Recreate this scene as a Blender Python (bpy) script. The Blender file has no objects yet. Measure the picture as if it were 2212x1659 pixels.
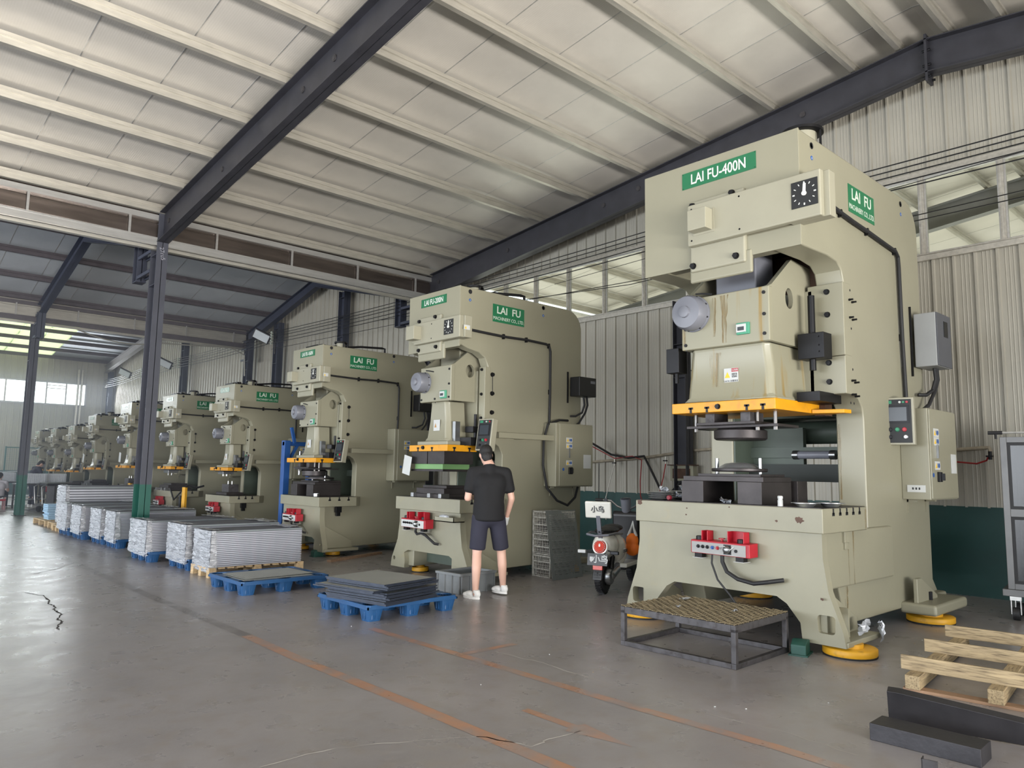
import bpy, bmesh, math, random
from math import pi, sin, cos, radians
from mathutils import Vector, Matrix
from mathutils.geometry import tessellate_polygon
random.seed(7)
SC = bpy.context.scene
COL = SC.collection
def lin(r, g, b):
    f = lambda c: (c/255/12.92) if c/255 <= .04045 else ((c/255+.055)/1.055)**2.4
    return (f(r), f(g), f(b))
# ------------------------------------------------------------------ camera
RC = Matrix(((0.73385861, -0.67912666, 0.01544421), (0.08939614, 0.07401312, -0.99324236), (0.67339429, 0.73028011, 0.11502647)))
right, down, fwd = RC[0], RC[1], RC[2]
cam_d = bpy.data.cameras.new('camera'); cam = bpy.data.objects.new('camera', cam_d); COL.objects.link(cam)
cam_d.sensor_width = 36; cam_d.lens = 36*1610.55/2212; cam_d.clip_end = 300; cam_d.clip_start = .05
m = Matrix((right, -down, -fwd)).transposed().to_4x4(); m.translation = (0, 0, 1.45)
cam.matrix_world = m
SC.camera = cam
# ------------------------------------------------------------------ world, light, exposure
W = bpy.data.worlds.new('world'); SC.world = W; W.use_nodes = True
bg = W.node_tree.nodes['Background']; bg.inputs[0].default_value = (.86, .93, 1, 1); bg.inputs[1].default_value = 5.0
def area(name, loc, rot, sx, sy, power, col):
    d = bpy.data.lights.new(name, 'AREA'); d.shape = 'RECTANGLE'; d.size = sx; d.size_y = sy; d.energy = power; d.color = col
    o = bpy.data.objects.new(name, d); COL.objects.link(o); o.location = loc; o.rotation_euler = rot; return o
area('daylight_doorway_back', (-.5, -7.4, .8), (radians(123), 0, 0), 12, 1.4, 2500, (1, .96, .915)).data.spread = radians(105)      # sunlit yard: shines towards +y and up through the low doorway
area('daylight_doorway_left', (-11.4, 12, 2.3), (0, radians(-90), 0), 3.4, 26, 1900, (.88, .93, 1)).data.spread = radians(125)          # shines towards +x
area('daylight_far_windows', (4.0, 40.6, 4.8), (radians(-74), 0, 0), 13, 1.0, 1000, (.84, .91, 1))             # shines towards -y
area('next_hall_uplight', (17, 8, .6), (pi, 0, 0), 9, 30, 2600, (1, .97, .9))                            # added upward-facing lamp that brightens the next hall's roof
SC.view_settings.view_transform = 'Standard'; SC.view_settings.look = 'None'
SC.view_settings.exposure = -0.28; SC.view_settings.gamma = 1; SC.view_settings.use_curve_mapping = False
# ------------------------------------------------------------------ materials
MATS = {}
def node_mat(name):
    mt = bpy.data.materials.new(name); mt.use_nodes = True; nt = mt.node_tree
    return mt, nt, nt.nodes['Principled BSDF']
def mat(name, col, rough=.5, metal=0, var=.08, scale=4, bump=0, bscale=60, spec=.5, stretch=(1, 1, 1), col2=None, thr=(.45, .7), coat=0):
    """procedural paint: base colour, soft cloudy variation, optional second colour in patches, fine relief"""
    if name in MATS: return MATS[name]
    mt, nt, b = node_mat(name); N = nt.nodes; L = nt.links
    c = lin(*col)
    tc = N.new('ShaderNodeTexCoord'); mp = N.new('ShaderNodeMapping'); mp.inputs['Scale'].default_value = stretch
    L.new(tc.outputs['Object'], mp.inputs[0])
    nz = N.new('ShaderNodeTexNoise'); nz.inputs['Scale'].default_value = scale; nz.inputs['Detail'].default_value = 5
    L.new(mp.outputs[0], nz.inputs['Vector'])
    rp = N.new('ShaderNodeValToRGB')
    rp.color_ramp.elements[0].color = tuple(x*(1-var) for x in c)+(1,); rp.color_ramp.elements[1].color = tuple(min(1, x*(1+var)) for x in c)+(1,)
    rp.color_ramp.elements[0].position = .3; rp.color_ramp.elements[1].position = .7
    L.new(nz.outputs[0], rp.inputs[0]); out = rp.outputs[0]
    if col2:
        n2 = N.new('ShaderNodeTexNoise'); n2.inputs['Scale'].default_value = scale*2.3; n2.inputs['Detail'].default_value = 8
        L.new(mp.outputs[0], n2.inputs['Vector'])
        r2 = N.new('ShaderNodeValToRGB'); r2.color_ramp.elements[0].position = thr[0]; r2.color_ramp.elements[1].position = thr[1]
        L.new(n2.outputs[0], r2.inputs[0])
        mx = N.new('ShaderNodeMixRGB'); mx.inputs[2].default_value = lin(*col2)+(1,)
        L.new(r2.outputs[0], mx.inputs[0]); L.new(out, mx.inputs[1]); out = mx.outputs[0]
    L.new(out, b.inputs['Base Color'])
    b.inputs['Roughness'].default_value = rough; b.inputs['Metallic'].default_value = metal
    b.inputs['Specular IOR Level'].default_value = spec
    if coat: b.inputs['Coat Weight'].default_value = coat
    if bump:
        n3 = N.new('ShaderNodeTexNoise'); n3.inputs['Scale'].default_value = bscale; L.new(mp.outputs[0], n3.inputs['Vector'])
        bp = N.new('ShaderNodeBump'); bp.inputs['Strength'].default_value = bump; bp.inputs['Distance'].default_value = .01
        L.new(n3.outputs[0], bp.inputs['Height']); L.new(bp.outputs[0], b.inputs['Normal'])
    MATS[name] = mt; return mt
PAINT = mat('press_paint', (139, 136, 117), .36, var=.035, scale=1.5, bump=.05, bscale=14)
PAINTD = mat('press_paint_worn', (137, 134, 115), .42, var=.07, scale=2.5, bump=.06, bscale=14, col2=(150, 138, 104), thr=(.62, .95))
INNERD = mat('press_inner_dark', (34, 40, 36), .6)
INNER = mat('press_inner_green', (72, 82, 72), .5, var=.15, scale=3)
def streaks():
    mt, nt, b = node_mat('press_paint_oil_streaked'); N = nt.nodes; L = nt.links
    tc = N.new('ShaderNodeTexCoord'); mp = N.new('ShaderNodeMapping'); mp.inputs['Scale'].default_value = (9, 9, .35)
    L.new(tc.outputs['Object'], mp.inputs[0])
    nz = N.new('ShaderNodeTexNoise'); nz.inputs['Scale'].default_value = 1.6; nz.inputs['Detail'].default_value = 3; L.new(mp.outputs[0], nz.inputs['Vector'])
    r = N.new('ShaderNodeValToRGB'); r.color_ramp.elements[0].position = .56; r.color_ramp.elements[1].position = .72; L.new(nz.outputs[0], r.inputs[0])
    mx = N.new('ShaderNodeMixRGB'); mx.inputs[1].default_value = lin(140, 137, 117)+(1,); mx.inputs[2].default_value = lin(138, 116, 66)+(1,)
    L.new(r.outputs[0], mx.inputs[0]); L.new(mx.outputs[0], b.inputs['Base Color']); b.inputs['Roughness'].default_value = .33
    MATS['streak'] = mt; return mt
STREAK = streaks()
CREAM = mat('cream_cover', (148, 145, 127), .4, var=.03)
SIGNG = mat('sign_green', (28, 104, 68), .35, var=.04)
SIGNSHEEN = mat('sign_green_sheen', (150, 172, 158), .25, var=.04)  # green sign with its whitening gloss reflection put into the colour
WHITE = mat('white_print', (206, 208, 202), .45, var=.02)
OFFW = mat('off_white_print', (196, 204, 192), .5, var=.04)
BLACK = mat('black_plastic', (22, 22, 24), .4, var=.1)
RUB = mat('black_rubber', (26, 26, 28), .6, var=.15)
BOLT = mat('blackened_steel', (30, 30, 32), .42, .6, var=.15)
YEL = mat('yellow_plate_paint', (212, 146, 16), .42, var=.07, scale=5, col2=(176, 118, 40), thr=(.55, .85))
YELM = mat('yellow_mount_paint', (206, 152, 30), .5, var=.1, scale=5, col2=(90, 70, 40), thr=(.6, .9))
MOTG = mat('motor_grey', (108, 110, 118), .38, var=.04)
DSTEEL = mat('dark_die_steel', (58, 54, 54), .45, .55, var=.2, scale=6, bump=.1, bscale=30)
RSTEEL = mat('rusty_guide_steel', (78, 56, 44), .5, .4, var=.3, scale=12)
BSTEEL = mat('bright_steel', (150, 152, 154), .3, .95, var=.08, scale=10)
FSTEEL = mat('frame_steel', (74, 72, 74), .5, .5, var=.28, scale=9, col2=(44, 38, 36), thr=(.5, .8))
BLOCKST = mat('block_steel', (58, 57, 60), .45, .6, var=.18, scale=7, bump=.08, bscale=40)
RED = mat('red_console_paint', (160, 18, 36), .4, var=.06)
PGREY = mat('control_panel_grey', (150, 150, 148), .45, var=.06)
SCREEN = mat('dark_screen', (40, 46, 52), .3, var=.1)
DARKP = mat('dark_panel_face', (16, 18, 20), .5, var=.1)
BLUEB = mat('blue_button', (40, 84, 150), .4)
GREENB = mat('green_button', (30, 120, 84), .4)
GRNPL = mat('green_counter_plastic', (64, 140, 110), .45)
GWALL = mat('wall_green_paint', (16, 62, 58), .5, var=.12, scale=3, bump=.05, bscale=20)
COLG = mat('column_green_paint', (20, 84, 72), .45, var=.08)
BEAM = mat('beam_black_paint', (46, 46, 52), .5, var=.18, scale=4, bump=.05)
COLM = mat('column_grey_paint', (64, 66, 76), .5, var=.12, scale=3)
BEAM2 = mat('beam_slate_paint', (56, 60, 74), .55, var=.12, scale=3)
BROWNP = mat('brown_purlin_paint', (84, 78, 82), .5, var=.15, scale=5)
GUT = mat('gutter_brown_steel', (122, 112, 106), .24, .85, var=.3, scale=3, stretch=(.3, 3, 3), bump=.1, bscale=6)
GALV = mat('galvanised_steel', (186, 182, 172), .33, .55, var=.12, scale=8, stretch=(.4, 3, 3))
GALVB = mat('bright_galvanised_steel', (186, 185, 182), .3, .6, var=.1, scale=8, stretch=(.3, 3, 3))
WOOD = mat('pallet_wood', (156, 138, 106), .7, var=.2, scale=5, stretch=(.7, 8, 8), bump=.2, bscale=30, col2=(74, 60, 44), thr=(.48, .78))
WOODY = mat('pallet_wood_cross', (160, 142, 110), .7, var=.2, scale=5, stretch=(8, .7, 8), bump=.2, bscale=30, col2=(74, 60, 44), thr=(.48, .78))
WOODR = mat('reddish_board', (140, 112, 88), .7, var=.25, scale=6, stretch=(6, 1, 6), bump=.2)
BLUEP = mat('blue_pallet_plastic', (30, 74, 118), .42, var=.1, scale=5)
BLUEPD = mat('blue_machine_paint', (36, 84, 150), .45, var=.1)
CRATE = mat('grey_crate_plastic', (112, 116, 118), .45, var=.1, scale=6)
BASK = mat('pale_basket_plastic', (178, 176, 168), .5, var=.2, scale=14, col2=(96, 92, 84), thr=(.5, .8))
SHEETM = mat('grey_sheet_metal', (146, 148, 144), .5, .1, var=.06, scale=2)
SHEETD = mat('sheet_edge_dark', (52, 58, 70), .45, .5, var=.15, scale=9)
PERF = mat('perforated_sheet', (128, 132, 130), .42, .5, var=.08)
PANELS = mat('stacked_panel_metal', (186, 188, 196), .35, .45, var=.06, scale=5)
PANELT = mat('panel_top_film', (140, 148, 148), .3, .3, var=.08, scale=3)
FOAM = mat('blue_foam_sheet', (158, 190, 214), .7, var=.05)
SKIN = mat('skin', (200, 160, 142), .5, var=.04, scale=8)
HAIR = mat('black_hair', (18, 15, 15), .55, var=.3, scale=60, bump=.5, bscale=180)
TEE = mat('black_tee_fabric', (12, 12, 15), .85, var=.1, scale=8, bump=.25, bscale=9)
NAVY = mat('navy_shorts_fabric', (36, 36, 50), .85, var=.1, scale=8, bump=.25, bscale=9)
SHOE = mat('white_shoe', (226, 226, 224), .55, var=.04)
DENIM = mat('dark_trousers', (34, 36, 52), .85, var=.1)
GREYT = mat('grey_shirt_fabric', (176, 172, 178), .85, var=.06, bump=.2, bscale=9)
SCW = mat('scooter_white_gloss', (214, 212, 202), .2, var=.02, coat=.6)
TAIL = mat('tail_lamp_red', (196, 60, 44), .15, var=.15, scale=40, coat=.5)
ORG = mat('orange_bag', (226, 112, 22), .6, var=.1, bump=.4, bscale=20)
LAMPG = mat('lamp_face', (206, 212, 216), .3)
PAPER = mat('paper_white', (188, 190, 188), .6, var=.04)
WARN = mat('warning_yellow', (226, 184, 40), .5)
CABW = mat('grey_drive_cover', (150, 152, 152), .42, .2, var=.05)
CARTF = mat('cart_frame_grey', (104, 104, 104), .45, .4, var=.12)
MINT = mat('mint_pedal_paint', (26, 70, 60), .5, var=.2)
PIPEB = mat('taped_beige_pipe', (150, 140, 122), .65, var=.2, scale=12)
REDH = mat('red_hose', (150, 26, 30), .5)
GRNM = mat('green_fence_paint', (28, 92, 82), .5)
def mat_sheet_layers():
    return PANELS
def mat_glass(name, col, amt, rough=.05):
    mt, nt, b = node_mat(name); N = nt.nodes; L = nt.links
    tr = N.new('ShaderNodeBsdfTransparent'); tr.inputs[0].default_value = lin(*col)+(1,)
    gl = N.new('ShaderNodeBsdfGlossy'); gl.inputs['Roughness'].default_value = rough
    fr = N.new('ShaderNodeFresnel'); fr.inputs[0].default_value = 1.45
    mth = N.new('ShaderNodeMath'); mth.operation = 'MULTIPLY_ADD'; mth.inputs[1].default_value = 1.0; mth.inputs[2].default_value = amt
    mx = N.new('ShaderNodeMixShader'); L.new(fr.outputs[0], mth.inputs[0]); geo = N.new('ShaderNodeNewGeometry'); inv = N.new('ShaderNodeMath'); inv.operation = 'SUBTRACT'; inv.inputs[0].default_value = 1; L.new(geo.outputs['Backfacing'], inv.inputs[1])
    pr_ = N.new('ShaderNodeMath'); pr_.operation = 'MULTIPLY'; L.new(mth.outputs[0], pr_.inputs[0]); L.new(inv.outputs[0], pr_.inputs[1]); L.new(pr_.outputs[0], mx.inputs[0])
    L.new(tr.outputs[0], mx.inputs[1]); L.new(gl.outputs[0], mx.inputs[2]); L.new(mx.outputs[0], N['Material Output'].inputs[0])
    return mt
GLASS = mat_glass('window_glass', (240, 244, 240), .0)
CGLASS = mat_glass('dusty_cart_glass', (96, 100, 106), .02, .25)
def mat_wrap():
    mt, nt, b = node_mat('stretch_film'); N = nt.nodes; L = nt.links
    tc = N.new('ShaderNodeTexCoord'); mp = N.new('ShaderNodeMapping'); mp.inputs['Scale'].default_value = (1.2, 1.2, 9)
    L.new(tc.outputs['Object'], mp.inputs[0])
    nz = N.new('ShaderNodeTexNoise'); nz.inputs['Scale'].default_value = 4.5; nz.inputs['Detail'].default_value = 6; nz.inputs['Distortion'].default_value = 1.2
    L.new(mp.outputs[0], nz.inputs['Vector'])
    bp = N.new('ShaderNodeBump'); bp.inputs['Strength'].default_value = 1; bp.inputs['Distance'].default_value = .03; L.new(nz.outputs[0], bp.inputs['Height'])
    tr = N.new('ShaderNodeBsdfTransparent'); gl = N.new('ShaderNodeBsdfGlossy'); gl.inputs['Roughness'].default_value = .16
    gl.inputs[0].default_value = (.95, .96, 1, 1); L.new(bp.outputs[0], gl.inputs['Normal'])
    df = N.new('ShaderNodeBsdfDiffuse'); df.inputs[0].default_value = lin(206, 210, 216)+(1,); L.new(bp.outputs[0], df.inputs['Normal'])
    m1 = N.new('ShaderNodeMixShader'); m1.inputs[0].default_value = .5; L.new(gl.outputs[0], m1.inputs[1]); L.new(df.outputs[0], m1.inputs[2])
    r = N.new('ShaderNodeValToRGB'); r.color_ramp.elements[0].position = .36; r.color_ramp.elements[1].position = .58; L.new(nz.outputs[0], r.inputs[0])
    ma = N.new('ShaderNodeMath'); ma.operation = 'MULTIPLY_ADD'; ma.inputs[1].default_value = .55; ma.inputs[2].default_value = .4; L.new(r.outputs[0], ma.inputs[0])
    m2 = N.new('ShaderNodeMixShader'); L.new(ma.outputs[0], m2.inputs[0]); L.new(tr.outputs[0], m2.inputs[1]); L.new(m1.outputs[0], m2.inputs[2])
    L.new(m2.outputs[0], N['Material Output'].inputs[0]); return mt
WRAP = mat_wrap()
def mat_skylight():
    mt, nt, b = node_mat('translucent_roof_panel'); N = nt.nodes; L = nt.links
    t = N.new('ShaderNodeBsdfTranslucent'); t.inputs[0].default_value = lin(226, 230, 204)+(1,)
    d = N.new('ShaderNodeBsdfTransparent'); d.inputs[0].default_value = lin(160, 170, 134)+(1,)
    mx = N.new('ShaderNodeMixShader'); mx.inputs[0].default_value = .4; L.new(t.outputs[0], mx.inputs[1]); L.new(d.outputs[0], mx.inputs[2])
    L.new(mx.outputs[0], N['Material Output'].inputs[0]); return mt
SKYP = mat_skylight()
def mat_roof(name, c1, rough=.36, metal=.2):
    """foil-faced roof panel: fine cross lines and soft blotches"""
    mt, nt, b = node_mat(name); N = nt.nodes; L = nt.links
    tc = N.new('ShaderNodeTexCoord')
    nz = N.new('ShaderNodeTexNoise'); nz.inputs['Scale'].default_value = 1.3; nz.inputs['Detail'].default_value = 4; L.new(tc.outputs['Object'], nz.inputs['Vector'])
    r = N.new('ShaderNodeValToRGB'); c = lin(*c1)
    r.color_ramp.elements[0].position = .3; r.color_ramp.elements[1].position = .7
    r.color_ramp.elements[0].color = tuple(x*.92 for x in c)+(1,); r.color_ramp.elements[1].color = tuple(min(1, x*1.06) for x in c)+(1,)
    L.new(nz.outputs[0], r.inputs[0]); L.new(r.outputs[0], b.inputs['Base Color'])
    b.inputs['Roughness'].default_value = rough; b.inputs['Metallic'].default_value = metal
    wv = N.new('ShaderNodeTexWave'); wv.bands_direction = 'X'; wv.inputs['Scale'].default_value = 11; wv.inputs['Distortion'].default_value = .6; wv.inputs['Detail'].default_value = 2
    L.new(tc.outputs['Object'], wv.inputs['Vector'])
    bp = N.new('ShaderNodeBump'); bp.inputs['Strength'].default_value = .05; bp.inputs['Distance'].default_value = .01
    L.new(wv.outputs[0], bp.inputs['Height']); L.new(bp.outputs[0], b.inputs['Normal']); return mt
ROOF = mat_roof('roof_panel_foil', (204, 199, 190))
ROOF2 = mat_roof('roof_panel_grey', (172, 176, 180), .5, .1)
WALLP = mat('wall_panel_paint', (166, 162, 150), .45, .1, var=.06, scale=2, stretch=(1, 1, .4))
def mat_floor(name, paint=None):
    mt, nt, b = node_mat(name); N = nt.nodes; L = nt.links
    tc = N.new('ShaderNodeTexCoord'); P = tc.outputs['Object']
    def noise(s, d=5, dist=0):
        n = N.new('ShaderNodeTexNoise'); n.inputs['Scale'].default_value = s; n.inputs['Detail'].default_value = d; n.inputs['Distortion'].default_value = dist
        L.new(P, n.inputs['Vector']); return n.outputs[0]
    def ramp(src, p0, p1, c0=(0, 0, 0, 1), c1=(1, 1, 1, 1)):
        r = N.new('ShaderNodeValToRGB'); r.color_ramp.elements[0].position = p0; r.color_ramp.elements[1].position = p1
        r.color_ramp.elements[0].color = c0; r.color_ramp.elements[1].color = c1; L.new(src, r.inputs[0]); return r.outputs[0]
    def mix(f, a, c, k=None):
        x = N.new('ShaderNodeMixRGB')
        L.new(f, x.inputs[0]); L.new(a, x.inputs[1])
        if isinstance(c, tuple): x.inputs[2].default_value = c
        else: L.new(c, x.inputs[2])
        return x.outputs[0]
    base = ramp(noise(1.1, 10, .3), .25, .75, lin(128, 124, 124)+(1,), lin(148, 144, 144)+(1,))
    base = mix(ramp(noise(7, 9), .5, .8), base, lin(132, 125, 119)+(1,))
    if paint:
        m1 = ramp(noise(5, 10, .4), .28, .6); base = mix(m1, base, lin(*paint)+(1,))
    vo = N.new('ShaderNodeTexVoronoi'); vo.inputs['Scale'].default_value = 42; L.new(P, vo.inputs['Vector'])
    pits = ramp(vo.outputs['Distance'], .05, .12, (1, 1, 1, 1), (0, 0, 0, 1))
    m0 = N.new('ShaderNodeMath'); m0.operation = 'MULTIPLY'; m0.inputs[1].default_value = .4; L.new(pits, m0.inputs[0])
    mm = N.new('ShaderNodeMath'); mm.operation = 'MULTIPLY'; L.new(m0.outputs[0], mm.inputs[0]); L.new(ramp(noise(2.2, 6), .52, .66), mm.inputs[1])
    base = mix(mm.outputs[0], base, lin(66, 60, 58)+(1,))
    L.new(base, b.inputs['Base Color'])
    rr = N.new('ShaderNodeMapRange'); rr.inputs['To Min'].default_value = .18; rr.inputs['To Max'].default_value = .42; L.new(noise(4, 8, .2), rr.inputs[0])
    L.new(rr.outputs[0], b.inputs['Roughness']); b.inputs['Specular IOR Level'].default_value = .62
    bp = N.new('ShaderNodeBump'); bp.inputs['Strength'].default_value = .16; bp.inputs['Distance'].default_value = .01; L.new(noise(12, 7, .2), bp.inputs['Height'])
    L.new(bp.outputs[0], b.inputs['Normal']); return mt
FLOOR = mat_floor('worn_concrete'); FLOORP = mat_floor('worn_orange_line', (166, 126, 102)); FLOORG = mat_floor('worn_grey_line', (108, 103, 101))
# ------------------------------------------------------------------ mesh builder
class MB:
    def __init__(s): s.v = []; s.f = []
    def add(s, vs, fs):
        o = len(s.v); s.v += [tuple(v) for v in vs]; s.f += [tuple(o+i for i in f) for f in fs]; return s
    def box(s, x0, x1, y0, y1, z0, z1):
        return s.add([(x0, y0, z0), (x1, y0, z0), (x1, y1, z0), (x0, y1, z0), (x0, y0, z1), (x1, y0, z1), (x1, y1, z1), (x0, y1, z1)],
                     [(0, 3, 2, 1), (4, 5, 6, 7), (0, 1, 5, 4), (1, 2, 6, 5), (2, 3, 7, 6), (3, 0, 4, 7)])
    def bar(s, p0, p1, w, h, up=(0, 0, 1)):
        p0, p1 = Vector(p0), Vector(p1); d = (p1-p0).normalized(); u = Vector(up)
        if abs(d.dot(u)) > .95: u = Vector((1, 0, 0))
        a = d.cross(u).normalized()*w/2; b = a.cross(d).normalized()*h/2
        vs = [p+i*a+j*b for p in (p0, p1) for i, j in ((-1, -1), (1, -1), (1, 1), (-1, 1))]
        return s.add(vs, [(0, 1, 2, 3), (7, 6, 5, 4), (0, 4, 5, 1), (1, 5, 6, 2), (2, 6, 7, 3), (3, 7, 4, 0)])
    def cyl(s, p0, p1, r0, r1=None, n=16):
        r1 = r0 if r1 is None else r1; p0, p1 = Vector(p0), Vector(p1); d = (p1-p0).normalized()
        u = Vector((0, 0, 1)) if abs(d.z) < .9 else Vector((1, 0, 0)); a = d.cross(u).normalized(); b = d.cross(a)
        vs = [p+(a*cos(2*pi*i/n)+b*sin(2*pi*i/n))*r for p, r in ((p0, r0), (p1, r1)) for i in range(n)]
        return s.add(vs, [(i, (i+1) % n, n+(i+1) % n, n+i) for i in range(n)]+[tuple(range(n-1, -1, -1)), tuple(range(n, 2*n))])
    def tube(s, pts, r, n=8):
        pts = [Vector(p) for p in pts]; rs = r if isinstance(r, (list, tuple)) else [r]*len(pts)
        vs = []; prev = None
        for i, p in enumerate(pts):
            d = ((pts[min(i+1, len(pts)-1)]-pts[max(i-1, 0)])).normalized()
            if prev is None:
                u = Vector((0, 0, 1)) if abs(d.z) < .9 else Vector((1, 0, 0)); a = d.cross(u).normalized()
            else: a = (prev-d*prev.dot(d)).normalized()
            prev = a; b = d.cross(a)
            vs += [p+(a*cos(2*pi*k/n)+b*sin(2*pi*k/n))*rs[i] for k in range(n)]
        m = len(pts)
        fs = [(j*n+k, j*n+(k+1) % n, (j+1)*n+(k+1) % n, (j+1)*n+k) for j in range(m-1) for k in range(n)]
        return s.add(vs, fs+[tuple(range(n-1, -1, -1)), tuple(range((m-1)*n, m*n))])
    def prism(s, poly, axis, a, b, holes=()):
        loops = [list(poly)]+[list(h) for h in holes]
        mp = {'x': lambda p, t: (t, p[0], p[1]), 'y': lambda p, t: (p[0], t, p[1]), 'z': lambda p, t: (p[0], p[1], t)}[axis]
        flat = [p for l in loops for p in l]; n = len(flat)
        if holes: caps = [tuple(t) for t in tessellate_polygon([[Vector((p[0], p[1], 0)) for p in l] for l in loops])]
        else: caps = [tuple(range(n))]
        vs = [mp(p, a) for p in flat]+[mp(p, b) for p in flat]
        fs = [c for c in caps]+[tuple(n+i for i in reversed(c)) for c in caps]
        o = 0
        for l in loops:
            k = len(l); fs += [(o+i, o+(i+1) % k, n+o+(i+1) % k, n+o+i) for i in range(k)]; o += k
        return s.add(vs, fs)
    def lathe(s, prof, c, axis='z', n=24):
        c = Vector(c); vs = []
        for r, h in prof:
            for i in range(n):
                a = 2*pi*i/n; q = {'z': (r*cos(a), r*sin(a), h), 'x': (h, r*cos(a), r*sin(a)), 'y': (r*cos(a), h, r*sin(a))}[axis]
                vs.append(c+Vector(q))
        m = len(prof); fs = [(j*n+i, j*n+(i+1) % n, (j+1)*n+(i+1) % n, (j+1)*n+i) for j in range(m-1) for i in range(n)]
        return s.add(vs, fs+[tuple(range(n-1, -1, -1)), tuple(range((m-1)*n, m*n))])
    def ball(s, c, rx, ry=None, rz=None, n=16, m=10, rot=None):
        ry = rx if ry is None else ry; rz = rx if rz is None else rz; c = Vector(c); vs = []
        for j in range(1, m):
            t = pi*j/m
            for i in range(n):
                q = Vector((rx*sin(t)*cos(2*pi*i/n), ry*sin(t)*sin(2*pi*i/n), rz*cos(t)))
                if rot: q = rot @ q
                vs.append(c+q)
        top = Vector((0, 0, rz)); bot = Vector((0, 0, -rz))
        if rot: top = rot @ top; bot = rot @ bot
        k = len(vs); vs += [c+top, c+bot]
        fs = [(j*n+i, (j+1)*n+i, (j+1)*n+(i+1) % n, j*n+(i+1) % n) for j in range(m-2) for i in range(n)]
        fs += [(k, i, (i+1) % n) for i in range(n)]+[(k+1, (m-2)*n+(i+1) % n, (m-2)*n+i) for i in range(n)]
        return s.add(vs, fs)
    def capsule(s, p0, p1, r0, r1, n=16):
        s.cyl(p0, p1, r0, r1, n); s.ball(p0, r0, n=n); s.ball(p1, r1, n=n); return s
    def xf(s, M, start=0):
        for i in range(start, len(s.v)): s.v[i] = tuple(M @ Vector(s.v[i]))
        return s
    def mesh(s, name, mt, smooth=35):
        me = bpy.data.meshes.new(name); me.from_pydata(s.v, [], s.f); me.validate()
        bm = bmesh.new(); bm.from_mesh(me); bmesh.ops.recalc_face_normals(bm, faces=bm.faces); bm.to_mesh(me); bm.free()
        me.materials.append(mt)
        if smooth:
            me.polygons.foreach_set('use_smooth', [True]*len(me.polygons)); me.set_sharp_from_angle(angle=radians(smooth))
        return me
    def build(s, name, mt, parent=None, loc=(0, 0, 0), rot=(0, 0, 0), bevel=0, smooth=35, seg=2, remesh=0):
        o = bpy.data.objects.new(name, s.mesh(name, mt, 0 if remesh else smooth)); COL.objects.link(o)
        o.location = loc; o.rotation_euler = rot
        if parent: o.parent = parent
        if remesh:
            r = o.modifiers.new('r', 'REMESH'); r.mode = 'VOXEL'; r.voxel_size = remesh; r.use_smooth_shade = True
            q = o.modifiers.new('s', 'SMOOTH'); q.factor = .6; q.iterations = 16 if name in ('shirt', 'shorts') else 4
        if bevel:
            bv = o.modifiers.new('b', 'BEVEL'); bv.width = bevel; bv.segments = seg; bv.limit_method = 'ANGLE'; bv.angle_limit = radians(40); bv.harden_normals = True
        return o
def tag(o, label=None, cat=None, group=None, kind=None):
    if label: o['label'] = label
    if cat: o['category'] = cat
    if group: o['group'] = group
    if kind: o['kind'] = kind
    return o
def empty(name, loc, label=None, cat=None, group=None, rz=0):
    o = bpy.data.objects.new(name, None); COL.objects.link(o); o.location = loc; o.rotation_euler = (0, 0, rz); o.empty_display_size = .1
    return tag(o, label, cat, group)
def inst(name, me, parent=None, loc=(0, 0, 0), rot=(0, 0, 0), sc=(1, 1, 1)):
    o = bpy.data.objects.new(name, me); COL.objects.link(o); o.location = loc; o.rotation_euler = rot; o.scale = sc
    if parent: o.parent = parent
    return o
def copy_tree(o, parent=None):
    c = o.copy(); COL.objects.link(c); c.parent = parent
    for ch in list(o.children): copy_tree(ch, c)
    return c
def text(s, size, mt, parent, loc, rot, name='lettering', bold=.012, sx=1, ext=.0015, align='CENTER'):
    cu = bpy.data.curves.new(name, 'FONT'); cu.body = s; cu.size = size; cu.align_x = align; cu.align_y = 'CENTER'; cu.extrude = ext; cu.offset = bold*size*1.0
    cu.materials.append(mt); cu.resolution_u = 3
    t = bpy.data.objects.new(name, cu); me = bpy.data.meshes.new_from_object(t); bpy.data.objects.remove(t); bpy.data.curves.remove(cu); me.name = name
    o = bpy.data.objects.new(name, me); COL.objects.link(o); o.location = loc; o.rotation_euler = rot; o.scale = (sx, 1, 1); o.parent = parent; return o
FRONT = (pi/2, 0, -pi/2)      # text that faces -x
SIDE = (pi/2, 0, 0)           # text that faces -y
def arc(cx, cy, rx, ry, a0, a1, n):
    return [(cx+rx*cos(radians(a0+(a1-a0)*i/n)), cy+ry*sin(radians(a0+(a1-a0)*i/n))) for i in range(n+1)]
def circ(cx, cy, r, n=16, ry=None): return arc(cx, cy, r, ry or r, 0, 360-360/n, n-1)
# ================================================================== STRUCTURE
XW = 10.6          # inner face of the right-hand wall
def zb1(y): return 5.45+.114*(13.6-(y if y > 3.1 else 6.2-y))      # underside of the rafters, first span
def zt1(y): return zb1(y)+.50
def zb2(y): return 6.62-.24*abs(y-19.35)
def zt2(y): return zb2(y)+.32
def zb3(y): return 7.0-.125*abs(y-32.7)
def zt3(y): return zb3(y)+.35
fl = MB().add([(-12, -8, 0), (XW+12, -8, 0), (XW+12, 41, 0), (-12, 41, 0)], [(0, 1, 2, 3)]).build('floor', FLOOR, smooth=0); tag(fl, kind='structure')
gr = MB().add([(-60, -60, -.03), (60, -60, -.03), (60, 90, -.03), (-60, 90, -.03)], [(0, 1, 2, 3)]).build('ground', mat('yard_concrete', (150, 148, 142), .8), smooth=0); tag(gr, kind='structure')
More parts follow.
